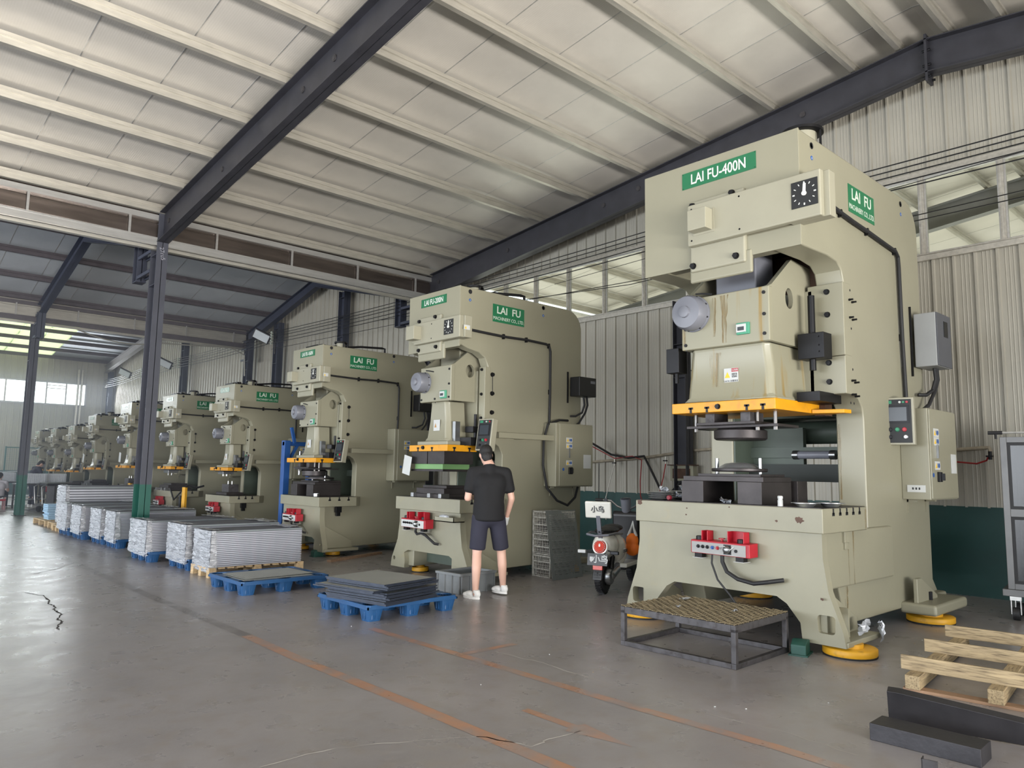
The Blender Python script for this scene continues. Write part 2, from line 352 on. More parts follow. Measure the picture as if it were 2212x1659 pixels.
# added haze volume imitating the window glare over the far spans
hz_m = bpy.data.materials.new('glare_volume'); hz_m.use_nodes = True; nt_ = hz_m.node_tree; nt_.nodes.remove(nt_.nodes['Principled BSDF'])
vs_ = nt_.nodes.new('ShaderNodeVolumeScatter'); vs_.inputs['Density'].default_value = .013; vs_.inputs['Color'].default_value = (.8, .87, 1, 1); vs_.inputs['Anisotropy'].default_value = .3
nt_.links.new(vs_.outputs[0], nt_.nodes['Material Output'].inputs['Volume'])
hz = MB().box(-11.8, 10.55, 15.0, 40.9, .02, 5.4).build('glare_haze', hz_m, smooth=0); tag(hz, 'thin haze volume imitating window glare over the far half of the hall', 'haze', kind='stuff')
# floor markings: worn paint strips lying on the slab
def strip(name, pts, w, mt, label):
    b = MB(); L = []
    for i, p in enumerate(pts):
        a = Vector(pts[max(0, i-1)]); c = Vector(pts[min(len(pts)-1, i+1)]); d = (c-a).normalized(); n = Vector((-d.y, d.x))*w[i]/2 if isinstance(w, list) else Vector((-d.y, d.x))*w/2
        L.append((Vector(p)-n, Vector(p)+n))
    vs = [(q.x, q.y, .0012) for pr_ in L for q in pr_]
    b.add(vs, [(2*i, 2*i+1, 2*i+3, 2*i+2) for i in range(len(L)-1)])
    o = b.build(name, mt, smooth=0); tag(o, label, 'floor marking'); return o
strip('floor_line', [(2.825, 1.5), (2.82, 2.7), (2.83, 4), (2.815, 5.4), (2.84, 6.4)], .1, FLOORP, 'worn orange paint line on concrete, nearer the camera side of the aisle')
strip('floor_line', [(2.84, 6.4), (2.84, 9), (2.9, 13), (3.03, 18)], .1, FLOORG, 'worn dark grey line running along the aisle to the far end')
strip('floor_line', [(3.86, 1.2), (3.9, 2.1), (3.855, 3), (3.845, 4.4), (3.83, 6.0)], .085, FLOORP, 'worn orange paint line on concrete, nearer the presses')
strip('floor_line', [(3.89, 4.73), (4.44, 4.725)], .07, FLOORP, 'short faint orange cross line on the floor branching from the inner line')
strip('floor_arrow', [(3.3, 3.42), (3.3, 3.02), (3.3, 3.0), (3.31, 2.6)], [.06, .07, .17, .0], FLOORP, 'worn orange arrow painted on the concrete between the two lines')
CRK = mat('crack_dark', (44, 40, 38), .9); CRKW = mat('crack_pale', (176, 172, 166), .8)
def crack(pts, w, mt, label, seed=1):
    rnd = random.Random(seed); P = []
    for (a, b) in zip(pts[:-1], pts[1:]):
        n = 5
        for i in range(n):
            t = i/n; P.append((a[0]+(b[0]-a[0])*t+rnd.uniform(-.012, .012), a[1]+(b[1]-a[1])*t+rnd.uniform(-.012, .012)))
    P.append(pts[-1]); ws = [w*rnd.uniform(.4, 1.3) for _ in P]
    o = strip('floor_crack', P, ws, mt, label); return o
crack([(1.84, 10.0), (1.94, 9.69), (1.93, 9.3), (1.88, 9.1), (1.90, 8.97), (1.89, 8.8), (1.85, 8.73), (1.86, 8.5), (1.85, 8.37), (1.775, 8.15), (1.78, 8.0), (1.70, 7.8), (1.68, 7.64)], .02, CRK, 'dark jagged crack in the glossy concrete at the left', 3)
crack([(1.707, 3.62), (2.11, 3.6), (2.46, 3.42), (2.78, 3.26), (2.9, 2.95), (3.05, 2.97), (3.28, 2.945)], .009, CRKW, 'pale hairline crack crossing the concrete in the foreground', 4)
crack([(4.124, 4.61), (4.17, 4.14), (4.14, 3.72), (4.114, 3.19)], .009, CRKW, 'pale hairline crack beside the inner orange line', 5)
crack([(3.92, 2.98), (4.1, 2.94), (4.106, 2.55), (4.158, 2.23), (4.117, 1.76)], .007, CRKW, 'pale hairline crack between the orange line and the steel blocks', 8)
crack([(2.2, 11.6), (2.5, 11.9), (2.9, 12.6)], .012, CRK, 'dark crack crossing the grey aisle line far left', 6)
# ---- roof: panels, purlins, rafters
ceil = empty('ceiling', (0, 0, 0)); tag(ceil, kind='structure')
def roof_slope(x0, x1, ya, yb, zf, off, mt, wide=.96, name='roof_panel', skip=None, seam=True):
    x = x0; i = 0
    me = MB(); d = .004
    za, zb_ = zf(ya)+off-0, zf(yb)+off
    me.add([(0.004, ya, za), (wide-.004, ya, za), (wide-.004, yb, zb_), (0.004, yb, zb_), (0.004, ya, za+.08), (wide-.004, ya, za+.08), (wide-.004, yb, zb_+.08), (0.004, yb, zb_+.08)],
           [(0, 1, 2, 3), (4, 7, 6, 5), (0, 4, 5, 1), (1, 5, 6, 2), (2, 6, 7, 3), (3, 7, 4, 0)])
    mesh = me.mesh('roof_panel', mt, 0)
    sm_ = MB().add([(wide-.008, ya, za-.003), (wide+.006, ya, za-.003), (wide+.006, yb, zb_-.003), (wide-.008, yb, zb_-.003), (wide-.008, ya, za), (wide+.006, ya, za), (wide+.006, yb, zb_), (wide-.008, yb, zb_)], [(0, 1, 2, 3), (4, 7, 6, 5), (0, 4, 5, 1), (1, 5, 6, 2), (2, 6, 7, 3), (3, 7, 4, 0)]).mesh('seam_lip', GALVB, 0)
    while x < x1-.1:
        if not (skip and skip(x)):
            o = inst(name, mesh, ceil, (x, 0, 0))
            if seam: inst('seam_lip', sm_, o, (0, 0, 0))
        x += wide; i += 1
XR0, XR1 = -13.4, XW+12
roof_slope(XR0, XR1, 3.1, 14.05, zt1, .205, ROOF)
roof_slope(XR0, XR1, 3.1, -8.2, zt1, .205, ROOF)
roof_slope(XR0, XW+.4, 14.2, 19.35, zt2, .21, ROOF2)
roof_slope(XW+.4+.001, XR1, 14.2, 19.35, zt2, .21, ROOF)
roof_slope(XW+.4+.001, XR1, 19.35, 25.2, zt2, .21, ROOF)
roof_slope(XR0, XW+.4, 19.35, 24.4, zt2, .21, ROOF2)
roof_slope(XR0, XW+.4, 24.4, 32.7, zt3, .21, ROOF2)
roof_slope(XR0, XW+.4, 32.7, 41.2, zt3, .21, ROOF2, skip=lambda x: (1.6 < x < 7.4))
roof_slope(XR0, XW+.4, 32.7, 41.2, zt3, .21, SKYP, name='translucent_panel', skip=lambda x: not (1.6 < x < 7.4))
def purlin_mesh(L, mt, h=.16, w=.06):
    p = [(0, 0), (w, 0), (w, .022), (w-.004, .022), (w-.004, .004), (.004, .004), (.004, h-.004), (w-.004, h-.004), (w-.004, h-.022), (w, h-.022), (w, h), (0, h)]
    b = MB().prism(p, 'x', 0, L); b.box(0, L, -.02, 0, .09, .098)
    return b.mesh('purlin', mt, 0)
pm = {}
def purlin(y, z, mt, x0=XR0, x1=XR1, tilt=0):
    key = (mt.name, x0, x1)
    if key not in pm: pm[key] = purlin_mesh(x1-x0, mt)
    return inst('purlin', pm[key], ceil, (x0, y, z), (tilt, 0, 0))
YP1 = [13.72-.0, 12.55, 11.3, 10.08, 8.86, 7.62, 6.38, 5.15, 3.95, 3.35, 2.78, 2.2, 1.0, -.3, -1.6, -2.9, -4.2, -5.5, -6.8]
YP1 = [y+.06 for y in YP1]
for y in YP1: purlin(y, zt1(y)+.0, GALV, tilt=-math.atan(.114) if y > 3.1 else math.atan(.114))
for y in [14.9, 16.3, 17.7, 19.0, 19.75, 21.1, 22.45, 23.7]: purlin(y, zt2(y), BROWNP, x1=XW+.3, tilt=math.atan(.24)*(1 if y < 19.35 else -1))
for y in [25.2, 26.8, 28.4, 30.0, 31.6, 33.1, 34.6, 36.1, 37.6, 39.1, 40.5]: purlin(y, zt3(y), BROWNP, x1=XW+.3)
def sag(x0, y0, z0, x1, y1, z1, s, n=10): return [(x0+(x1-x0)*i/n, y0+(y1-y0)*i/n, z0+(z1-z0)*i/n-4*s*(i/n)*(1-i/n)) for i in range(n+1)]
def rafter(x, pts_b, dep, mt, label, fw=.2, holes=()):
    """H-section beam following the roof slope; pts_b: [(y, z of underside)], dep: depth at each point"""
    r = empty('roof_rafter', (x, 0, 0), label, 'beam'); r['kind'] = 'structure'
    top = [(y, z+d) for (y, z), d in zip(pts_b, dep)]
    MB().prism(list(pts_b)+top[::-1], 'x', -.006, .006).build('web', mt, r, smooth=0)
    for nm, P in (('bottom_flange', pts_b), ('top_flange', top)):
        t = .014 if nm[0] == 'b' else -.014
        for a, b in zip(P[:-1], P[1:]):
            MB().add([(-fw/2, a[0], a[1]), (fw/2, a[0], a[1]), (fw/2, b[0], b[1]), (-fw/2, b[0], b[1]),
                      (-fw/2, a[0], a[1]+t), (fw/2, a[0], a[1]+t), (fw/2, b[0], b[1]+t), (-fw/2, b[0], b[1]+t)],
                     [(0, 1, 2, 3), (4, 7, 6, 5), (0, 4, 5, 1), (1, 5, 6, 2), (2, 6, 7, 3), (3, 7, 4, 0)]).build(nm, mt, r, smooth=0)
    for (y, z) in holes:
        b = MB(); b.lathe([(.045, -.02), (.045, -.008)], (0, y, z), 'x', 14); b.lathe([(.03, -.024), (.03, -.008)], (0, y, z), 'x', 14)
        b.build('bolt_plate', FSTEEL, r)
    return r
for x, lab in ((-1.84, 'black painted roof rafter left of the camera'), (4.18, 'black painted roof rafter crossing overhead from the green-footed column'),
               (10.15, 'black painted roof rafter running along the windowed wall'), (16.2, 'grey roof rafter of the next hall seen through the windows')):
    mt = BEAM if x < 12 else mat('beam_grey_paint', (120, 120, 118), .5)
    r = rafter(x, [(13.95, zb1(13.95)-.02), (3.1, zb1(3.1)), (-7.8, zb1(-7.8))], [.54, .46, .5], mt, lab, holes=[(13.55, 5.75), (11.2, 6.0), (8.6, 6.3), (7.8, 6.4), (4.8, 6.7)] if x < 12 else ())
    b = MB(); b.box(-.1, .1, 3.085, 3.115, zb1(3.1)-.12, zb1(3.1)+.52); b.build('splice_plate', mt, r)
    for dz in (-.06, .1, .3, .45):
        for dx in (-.07, .07): MB().cyl((dx, 3.05, zb1(3.1)+dz), (dx, 3.15, zb1(3.1)+dz), .016, n=6).build('bolt', BOLT, r)
for x, lab in ((-1.84, 'slate grey rafter of the second span, left'), (4.18, 'slate grey rafter of the second span above the far column'), (10.15, 'slate grey rafter of the second span along the wall')):
    r = rafter(x, [(24.0, zb2(24.0)), (19.35, zb2(19.35)), (14.9, zb2(14.9))], [.34, .3, .34], BEAM2, lab, .18)
    for y0, nm in ((14.95, 'hanging_stub'), (23.72, 'hanging_stub')):
        b = MB(); b.box(-.09, .09, y0, y0+.015, 4.9, 5.62); b.box(-.006, .006, y0, y0+.24, 4.9, 5.62); b.box(-.09, .09, y0+.225, y0+.24, 4.9, 5.62); b.box(-.09, .09, y0, y0+.24, 4.88, 4.9)
        b.build(nm, BEAM2, r)
        b = MB()
        for z in (4.95, 5.32, 5.55):
            if y0 < 20: b.bar((-.07, y0, z), (-.07, 14.2, z), .03, .06); b.bar((.07, y0, z), (.07, 14.2, z), .03, .06)
            else: b.bar((-.07, y0+.2, z), (-.07, 24.35, z), .03, .06); b.bar((.07, y0+.2, z), (.07, 24.35, z), .03, .06)
        b.build('link_bracket', BEAM2, r)
LG = mat('beam_light_grey', (138, 134, 132), .5)
for x, mt, lab in ((-1.84, BEAM2, 'dark rafter of the third span, left'), (4.18, BEAM2, 'dark rafter of the third span above the aisle'), (10.15, LG, 'pale grey rafter of the third span along the wall')):
    rafter(x, [(41, zb3(41)), (32.7, zb3(32.7)), (24.6, zb3(24.6))], [.34, .34, .34], mt, lab, .2)
# ---- columns
def column(x, y, z1, label, mt=COLM, green=1.11, wy=.34, wx=.19):
    r = empty('steel_column', (x, y, 0), label, 'column'); r['kind'] = 'structure'
    for a, b, m_, nm in ((0, green, COLG, 'green_column_base'), (green, z1, mt, 'shaft')):
        if b <= a: continue
        q = MB(); q.box(-wx/2, wx/2, -wy/2, -wy/2+.014, a, b); q.box(-wx/2, wx/2, wy/2-.014, wy/2, a, b); q.box(-.005, .005, -wy/2, wy/2, a, b); q.build(nm, m_, r, smooth=0)
    MB().box(-wx/2-.05, wx/2+.05, -wy/2-.05, wy/2+.05, 0, .02).build('base_plate', FSTEEL, r)
    q = MB()
    for z in (z1-.2, z1-.75, z1-1.3): q.box(-wx/2, wx/2, -wy/2+.01, wy/2-.01, z, z+.012)
    q.build('stiffener', mt, r)
    return r
c1 = column(4.18, 13.98, 5.93, 'slate grey steel column with green base behind the foil-wrapped stacks')
text('27ru5', .1, mat('chalk', (150, 150, 160), .8), c1, (0, -.172, 5.2), (pi/2, radians(80), 0), name='chalk_mark', bold=0, ext=.0005)
column(4.18, 24.5, 5.6, 'slim far steel column with green base beyond the foil-wrapped stacks', wx=.2, wy=.3)
column(-1.84, 14.08, 5.93, 'steel column left of the aisle')
for y, h in ((14.05, 5.9), (7.05, 4.3)):
    column(10.32, y, h, 'dark steel wall column %s' % ('beside the tallest press in the middle distance' if y > 10 else 'behind the meter box near the large press'), BEAM, 1.1 if y > 10 else .0, .24, .2)
for y in (18.1, 22.1, 24.3, 30.4, 35.0, 40.7):
    h = zb2(y) if y < 24 else zb3(y)
    column(10.32, y, h, 'dark steel wall column %s' % {18.1: 'under the ridge of the second span', 22.1: 'carrying the nearest floodlight', 24.3: 'where the second and third spans meet', 30.4: 'carrying the middle floodlight', 35.0: 'carrying the farthest floodlight', 40.7: 'in the far corner of the hall'}[y], BEAM2, 1.1, .3, .2)
# ---- eave gutter between spans
def eave(y, z, x1, label, gm, bm_, clo=.95):
    g = empty('eave_gutter', (0, y, z), label, 'gutter'); g['kind'] = 'structure'
    x0 = XR0
    MB().box(x0, x1, .02, .34, .1, .36).build('trough', gm, g, bevel=.012, smooth=0)
    MB().box(x0, x1, .05, .4, .36, clo).build('gutter_flashing', gm, g, smooth=0)
    MB().prism([(-.03, -.05), (.03, -.05), (.03, .085), (-.03, .085)], 'x', x0, x1).build('edge_beam', bm_, g, smooth=0)
    MB().prism([(-.045, .06), (-.03, .06), (-.03, .085), (-.045, .085)], 'x', x0, x1).build('beam_lip', bm_, g, smooth=0)
    MB().prism([(.1, -.1), (.2, -.1), (.2, -.04), (.1, -.04)], 'x', x0, x1).build('lower_rail', GALV, g, smooth=0)
    MB().prism([(-.03, .4), (.05, .4), (.05, .5), (-.03, .5)], 'x', x0, x1).build('eave_purlin', bm_, g, smooth=0)
    me = MB().box(-.018, .018, -.035, -.005, .06, .42).mesh('strut', GALVB, 0)
    for i in range(-8, 6):
        x = 3.62+i*1.52
        if x < x1: inst('strut', me, g, (x, 0, 0))
    return g
eave(13.86, 5.395, XW-.45, 'brown gutter with bright galvanised edge beams where the first two roof spans meet', GUT, GALVB)
eave(24.15, 5.42, XW-.45, 'distant galvanised gutter between second and third roof spans', GALV, BROWNP)
# ---- ribbed walls
def rib_profile(width, per=.245):
    P = [(0, 0)]; k = int(round(width/per))
    for i in range(k):
        s = i*per
        P += [(s+.012, 0), (s+.022, .026), (s+.047, .026), (s+.057, 0)]
        for q in (.1, .145, .19): P += [(s+q, 0), (s+q+.005, .004), (s+q+.012, .004), (s+q+.017, 0)]
    P += [(k*per, 0)]; return P
def wall_strip(parent, y0, n, z0f, z1f, mt, name='wall_panel', axis='y', X=XW, width=.98, sign=-1):
    prof = rib_profile(width); cache = {}
    for i in range(n):
        ys = y0+i*width
        key = (round(z0f(ys), 3), round(z1f(ys), 3), round(z1f(ys+width), 3))
        if key not in cache:
            vs = []; z0 = z0f(ys)
            for (t, d) in prof:
                zt = z1f(ys+t)
                vs += [(sign*d, t, z0), (sign*d, t, zt)] if axis == 'y' else [(t, sign*d, z0), (t, sign*d, zt)]
            cache[key] = MB().add(vs, [(2*j, 2*j+1, 2*j+3, 2*j+2) for j in range(len(prof)-1)]).mesh(name, mt, 0)
        inst(name, cache[key], parent, (X, ys, 0) if axis == 'y' else (ys, X, 0))
wr = empty('wall_right', (0, 0, 0)); tag(wr, kind='structure')
# span 1 : base, mid panels, window band, top panels
ZS, ZH = 4.30, 5.46
Y0 = -8.0; NP = 21      # panels to y = 12.58
YE = Y0+NP*.98
wall_strip(wr, Y0, NP, lambda y: 1.08, lambda y: ZS, WALLP)
wall_strip(wr, Y0, 23, lambda y: ZH+.06, lambda y: zt1(y)+.22, WALLP)
wall_strip(wr, YE, 2, lambda y: 1.08, lambda y: ZH+.06, WALLP)
def zroof(y):
    if y < 14.1: return zt1(y)+.22
    if y < 24.4: return zt2(y)+.21
    return zt3(y)+.21
wall_strip(wr, YE+2*.98, 27, lambda y: 1.08, zroof, WALLP)
MB().box(XW-.02, XW+.1, -8, 41.2, 0, 1.09).build('green_dado', GWALL, wr, smooth=0)
q = MB(); q.box(XW-.06, XW+.08, -8, YE, ZS, ZS+.09); q.box(XW-.06, XW+.08, -8, YE, ZH, ZH+.08); q.box(XW-.075, XW-.06, -8, YE, ZS+.075, ZS+.09)
q.build('window_rail', GALV, wr, bevel=.004, smooth=0)
win = empty('window_1', (XW, 0, 0)); tag(win, kind='structure')
ym = []
y = 2.476+.925*10.9
yy = 2.476-.925*11
while yy < YE-.1: ym.append(yy); yy += .925
mm_ = MB().box(-.045, .05, -.028, .028, ZS+.08, ZH).add([(-.055, -.012, ZS+.08), (-.045, -.012, ZS+.08), (-.045, .012, ZS+.08), (-.055, .012, ZS+.08), (-.055, -.012, ZH), (-.045, -.012, ZH), (-.045, .012, ZH), (-.055, .012, ZH)], [(0, 3, 2, 1), (4, 5, 6, 7), (0, 1, 5, 4), (1, 2, 6, 5), (2, 3, 7, 6), (3, 0, 4, 7)]).mesh('mullion', GALV, 0)
pn = MB().box(.01, .016, .028, .925-.028, ZS+.09, ZH).mesh('pane', GLASS, 0)
fr_ = MB()
for a, b_, c, d in ((.028, .05, ZS+.09, ZH), (.875, .897, ZS+.09, ZH), (.05, .875, ZS+.09, ZS+.115), (.05, .875, ZH-.025, ZH)): fr_.box(-.01, .03, a, b_, c, d)
frm = fr_.mesh('pane_frame', GALVB, 0)
for y in ym:
    inst('mullion', mm_, win, (0, y, 0)); f_ = inst('pane_frame', frm, win, (0, y, 0)); inst('pane', pn, f_)
# far wall with its bright window band
wf = empty('wall_far', (0, 0, 0)); tag(wf, kind='structure')
XL = -12
wall_strip(wf, XL, 24, lambda x: 1.1, lambda x: 4.27, WALLP, axis='x', X=41, sign=-1)
wall_strip(wf, XL, 24, lambda x: 5.3, lambda x: 6.7, WALLP, axis='x', X=41, sign=-1)
wall_strip(wf, 9.3, 2, lambda x: 4.27, lambda x: 5.3, WALLP, axis='x', X=41, sign=-1, width=.735)
MB().box(XL, XW+.2, 40.98, 41.1, 0, 1.1).build('green_dado', GWALL, wf, smooth=0)
w2 = empty('window_2', (0, 41, 0)); tag(w2, kind='structure')
q = MB(); q.box(XL, 9.35, -.06, .05, 4.22, 4.28); q.box(XL, 9.35, -.06, .05, 5.27, 5.33); q.box(9.29, 9.35, -.06, .05, 4.22, 5.33); q.build('window_frame', GALVB, w2, smooth=0)
x = 9.3
mu = MB().box(-.03, .03, -.05, .04, 4.28, 5.27).mesh('mullion', GALV, 0); pn2 = MB().box(.03, .78, .0, .006, 4.28, 5.27).mesh('pane', GLASS, 0)
k = 0
while x > XL:
    x -= .82; inst('mullion', mu, w2, (x, 0, 0)); inst('pane', pn2, w2, (x, 0, 0)); k += 1
    if k == 2:
        MB().box(0, .8, -.03, .0, 5.0, 5.03).box(0, .8, -.03, 0, 5.14, 5.17).build('louvre', GALV, w2, (x, 0, 0), smooth=0)
# left and back walls with tall open doorways (out of frame)
wl = empty('wall_left', (0, 0, 0)); tag(wl, kind='structure')
q = MB(); q.box(-12.1, -12, -8, 41, 5.0, 7.2)
for y in (-8, 0, 8, 16, 24, 32, 40): q.box(-12.1, -12, y, y+1, 0, 5.0)
q.build('wall_sheeting', WALLP, wl, smooth=0)
wbk = empty('wall_back', (0, 0, 0)); tag(wbk, kind='structure')
q = MB(); q.box(-12, XW+12, -8.1, -8, 4.2, 6.2)
for x_ in (-12, -4, 8.5): q.box(x_, x_+1.6, -8.1, -8, 0, 4.2)
q.build('wall_sheeting', WALLP, wbk, smooth=0)
wn = empty('wall_next', (0, 0, 0)); tag(wn, kind='structure')
q = MB(); q.box(XW+12, XW+12.1, -8, 25, 0, 7); q.box(XW+.12, XW+12, 25, 25.1, 0, 7); q.build('wall_sheeting', WALLP, wn, smooth=0)
# ================================================================== fixed services on the wall
def wire(pts, r, mt, name, label, cat, parent=None, n=6):
    o = MB().tube(pts, r, n).build(name, mt, parent)
    if parent is None: tag(o, label, cat)
    return o
for i, (z, lab) in enumerate(((5.62, 'topmost'), (5.54, 'second'), (5.46, 'third'), (5.36, 'fourth'), (5.27, 'fifth'))):
    pts = [(10.28, -6, z)]+sag(10.28, -6, z, 10.2, 7.0, z, .03, 6)[1:]+sag(10.2, 7, z, 10.02, 22.1, z, .1, 8)[1:]+sag(10.02, 22.1, z, 10.02, 30.4, z, .06, 5)[1:]+sag(10.02, 30.4, z, 10.02, 35, z, .05, 4)[1:]+sag(10.02, 35, z, 10.05, 40.7, z-.05, .06, 4)[1:]
    wire(pts, .009, BLACK, 'power_wire', '%s of the five parallel black power wires along the wall' % lab, 'wire')
wire(sag(10.3, -6, 4.95, 10.3, 7, 4.78, .05, 8)+[(10.2, 15, 5.0), (10.1, 22.1, 5.1)], .007, BLACK, 'power_wire', 'lower black wire sagging across the window band', 'wire')
wire([(10.3, -6, 4.98), (10.3, 3.4, 4.86), (10.3, 8.1, 4.76), (10.2, 16, 5.2)], .007, BLACK, 'power_wire', 'second black wire crossing the window band just above the lower one', 'wire')
wire([(10.32, 2.1, 5.36), (10.32, 10, 5.1)], .005, BLACK, 'power_wire', 'thin wire just under the window head', 'wire')
for y in (22.1, 30.4, 35.0):
    r = empty('insulator_bracket', (10.17, y-.1, 5.2), {22.1: 'wire bracket with insulators on the nearest lamp column', 30.4: 'wire bracket with insulators on the middle lamp column', 35.0: 'wire bracket with insulators on the farthest lamp column'}[y], 'bracket')
    MB().box(-.02, .01, -.02, .02, -.25, .5).build('rail', FSTEEL, r)
    for z in (.07, .16, .26, .34, .42):
        MB().lathe([(.02, -.03), (.035, -.02), (.02, 0), (.035, .02), (.02, .03)], (-.13, 0, z), 'y', 10).build('insulator', OFFW, r); MB().bar((-.13, 0, z), (0, 0, z), .012, .012).build('arm', FSTEEL, r)
for (y, z, lab) in ((22.3, 5.52, 'nearest'), (31.2, 5.5, 'middle'), (36.6, 5.58, 'farthest')):
    r = empty('floodlight', (9.86, y, z), '%s flat floodlight tilted down, on a bracket at a wall column' % lab, 'lamp', 'wall floodlights', rz=radians(48)); r.rotation_euler = (radians(28), radians(-25), radians(48)); r.scale = (1.3, 1.3, 1.3)
    MB().box(-.05, .02, -.21, .21, -.12, .12).build('housing', FSTEEL, r, bevel=.01)
    MB().box(-.062, -.05, -.18, .18, -.1, .1).build('lamp_face', LAMPG, r)
    MB().bar((.02, -.2, 0), (.12, -.2, -.06), .02, .04).bar((.02, .2, 0), (.12, .2, -.06), .02, .04).bar((.12, -.2, -.06), (.12, .2, -.06), .02, .04).bar((.12, 0, -.06), (.3, 0, -.12), .03, .03).build('bracket', FSTEEL, r)
# air pipe with drops and hoses on the wall between the presses
wire([(10.5, 9.5, 1.60), (10.5, 9.16, 1.63), (10.5, 8.0, 1.70), (10.5, 7.5, 1.76), (10.5, 6.9, 1.825), (10.5, 6.2, 1.86)], .022, PIPEB, 'air_pipe', 'taped beige air pipe running along the wall behind the scooter', 'pipe', n=10)
for (y, z, m_, lab) in ((8.6, 1.68, GALV, 'left small tap hanging under the beige pipe'), (7.5, 1.72, GALV, 'right small tap hanging under the beige pipe')):
    r = empty('air_tap', (10.46, y, z), lab, 'tap'); MB().cyl((0, 0, 0), (0, 0, -.12), .014).build('body', m_, r); MB().box(-.04, .01, -.03, .03, -.08, -.06).build('lever', BOLT, r)
wire([(9.4, 9.0, 2.1), (10.2, 9.0, 2.0), (10.47, 8.69, 1.76), (10.47, 8.3, 1.70), (10.47, 7.96, 1.73), (10.45, 7.8, 1.5), (10.42, 7.6, 1.2), (10.3, 7.3, 1.12), (10.3, 7.1, 1.3), (10.4, 7.0, 1.42)], .02, RUB, 'power_cable', 'thick black cable drooping from the second press to the meter box', 'cable', n=8)
wire([(9.4, 9.02, 2.06), (10.2, 8.98, 1.93), (10.46, 8.6, 1.69), (10.46, 8.2, 1.73), (10.46, 8.0, 1.66), (10.44, 8.02, 1.3), (10.42, 8.0, 1.05), (10.0, 7.6, .9)], .009, REDH, 'air_hose', 'thin red hose looping down the wall beside the black cable', 'hose')
wire([(10.46, 7.5, 1.6), (10.45, 7.55, 1.35), (10.42, 7.6, 1.12), (10.2, 7.4, .95)], .009, REDH, 'air_hose', 'short red hose hanging from the right tap', 'hose')
wire([(10.46, 8.6, 1.6), (10.44, 8.72, 1.2), (10.42, 8.8, .9), (10.4, 8.75, .6)], .008, GALV, 'air_hose', 'pale coiled hose hanging from the left tap', 'hose')
wire([(10.44, 8.95, 1.6), (10.42, 8.94, .02)], .008, RUB, 'hanging_cord', 'dark cord hanging straight down beside the second press', 'cord')
mb_ = empty('meter_box', (10.42, 7.08, 1.42), 'beige rusty-edged meter box mounted on the wall column', 'box')
MB().box(-.12, 0, -.22, .22, -.1, .15).build('case', PAINTD, mb_, bevel=.008)
MB().box(-.125, -.12, -.17, .17, -.06, .1).build('window', RSTEEL, mb_); MB().box(-.16, 0, -.25, .25, .15, .165).build('lid', RSTEEL, mb_)
wire([(10.5, 3.5, 1.785), (10.5, 3.158, 1.79), (10.5, 2.83, 1.812), (10.5, 2.76, 1.815), (10.5, 2.745, 1.76)], .024, PIPEB, 'air_pipe', 'short taped beige pipe on the wall right of the large press', 'pipe', n=10)
wire([(10.5, 3.3, 1.655), (10.5, 3.1, 1.64), (10.5, 2.9, 1.62), (10.5, 2.79, 1.66), (10.49, 2.76, 1.72)], .011, REDH, 'air_hose', 'red hose curving under the short beige pipe at the right', 'hose')
r = empty('air_tap', (10.48, 2.745, 1.72), 'black valve at the end of the short pipe at the right', 'valve'); MB().cyl((0, 0, .05), (0, 0, -.05), .02).build('body', BOLT, r); MB().box(-.05, .0, -.035, .035, -.02, .0).build('lever', BOLT, r)
# ================================================================== PRESSES
def hexbolt_mesh():
    b = MB(); b.lathe([(.024, 0), (.024, -.006)], (0, 0, 0), 'x', 16)
    b.lathe([(.02, -.005), (.02, -.024)], (0, 0, 0), 'x', 6); return b.mesh('bolt', BOLT, 30)
BM = hexbolt_mesh()
SOCK = MB().lathe([(.011, 0), (.011, -.02)], (0, 0, 0), 'x', 10).mesh('bolt', BOLT, 30)
HOLE = MB().lathe([(.026, -.001), (.026, -.004), (.02, -.004), (.018, -.001)], (0, 0, 0), 'x', 16).mesh('lifting_hole', RUB, 30)
def bolt_f(p, x, y, z, s=1, me=None, nm='bolt'): return inst(nm, me or BM, p, (x, y, z), (0, 0, 0), (s, s, s))
def bolt_s(p, x, y, z, s=1, me=None, nm='bolt'): return inst(nm, me or BM, p, (x, y, z), (0, 0, pi/2), (s, s, s))
def frame_poly(P):
    D, H = P['D'], P['H']
    pts = [(0, H)]+[(D-P['cr'], H)]+arc(D-P['cr'], H-P['cr'], P['cr'], P['cr'], 80, 10, 5)+[(D, H-P['cr'])]
    pts += [(D, .15)]+([(.62, .15), (.5, .5*P['tz0']), (.07, .5*P['tz0'])] if P.get('big') else [(.07, .11)])+[(.07, P['tz0']), (P['ut'], P['tz0'])]
    pts += [(P['ut'], P['gap'][-1][1])]+P['gap'][::-1][1:]+[(P['ug'], P['gz0'])]
    pts += [(P['ug'], P['arch'][-1][1])]+P['arch'][::-1][1:]+[(0, P['hz'])]
    out = []
    for p in pts:
        if not out or (abs(p[0]-out[-1][0])+abs(p[1]-out[-1][1])) > 1e-4: out.append(p)
    return out
def dial(parent, x, y, z, s):
    d = MB().box(-.006, 0, -s/2, s/2, -s/2, s/2).build('angle_dial', DARKP, parent, (x, y, z), bevel=.004)
    b = MB()
    for k in range(12):
        a = 2*pi*k/12; w = .012 if k % 3 else .02; r0, r1 = s*.36, s*.44
        st = len(b.v); b.box(-.0085, -.006, -w*s*1.2, w*s*1.2, r0, r1); b.xf(Matrix.Rotation(a, 4, 'X'), st)
    b.build('tick_mark', WHITE, d, smooth=0)
    b = MB(); b.prism([(-.06*s, -.05*s), (-.05*s, .36*s), (.0, .4*s), (.05*s, .36*s), (.06*s, -.05*s)], 'x', -.013, -.009); b.cyl((-.016, 0, 0), (-.006, 0, 0), .09*s, n=14); b.xf(Matrix.Rotation(radians(4), 4, 'X')).build('pointer', WHITE, d)
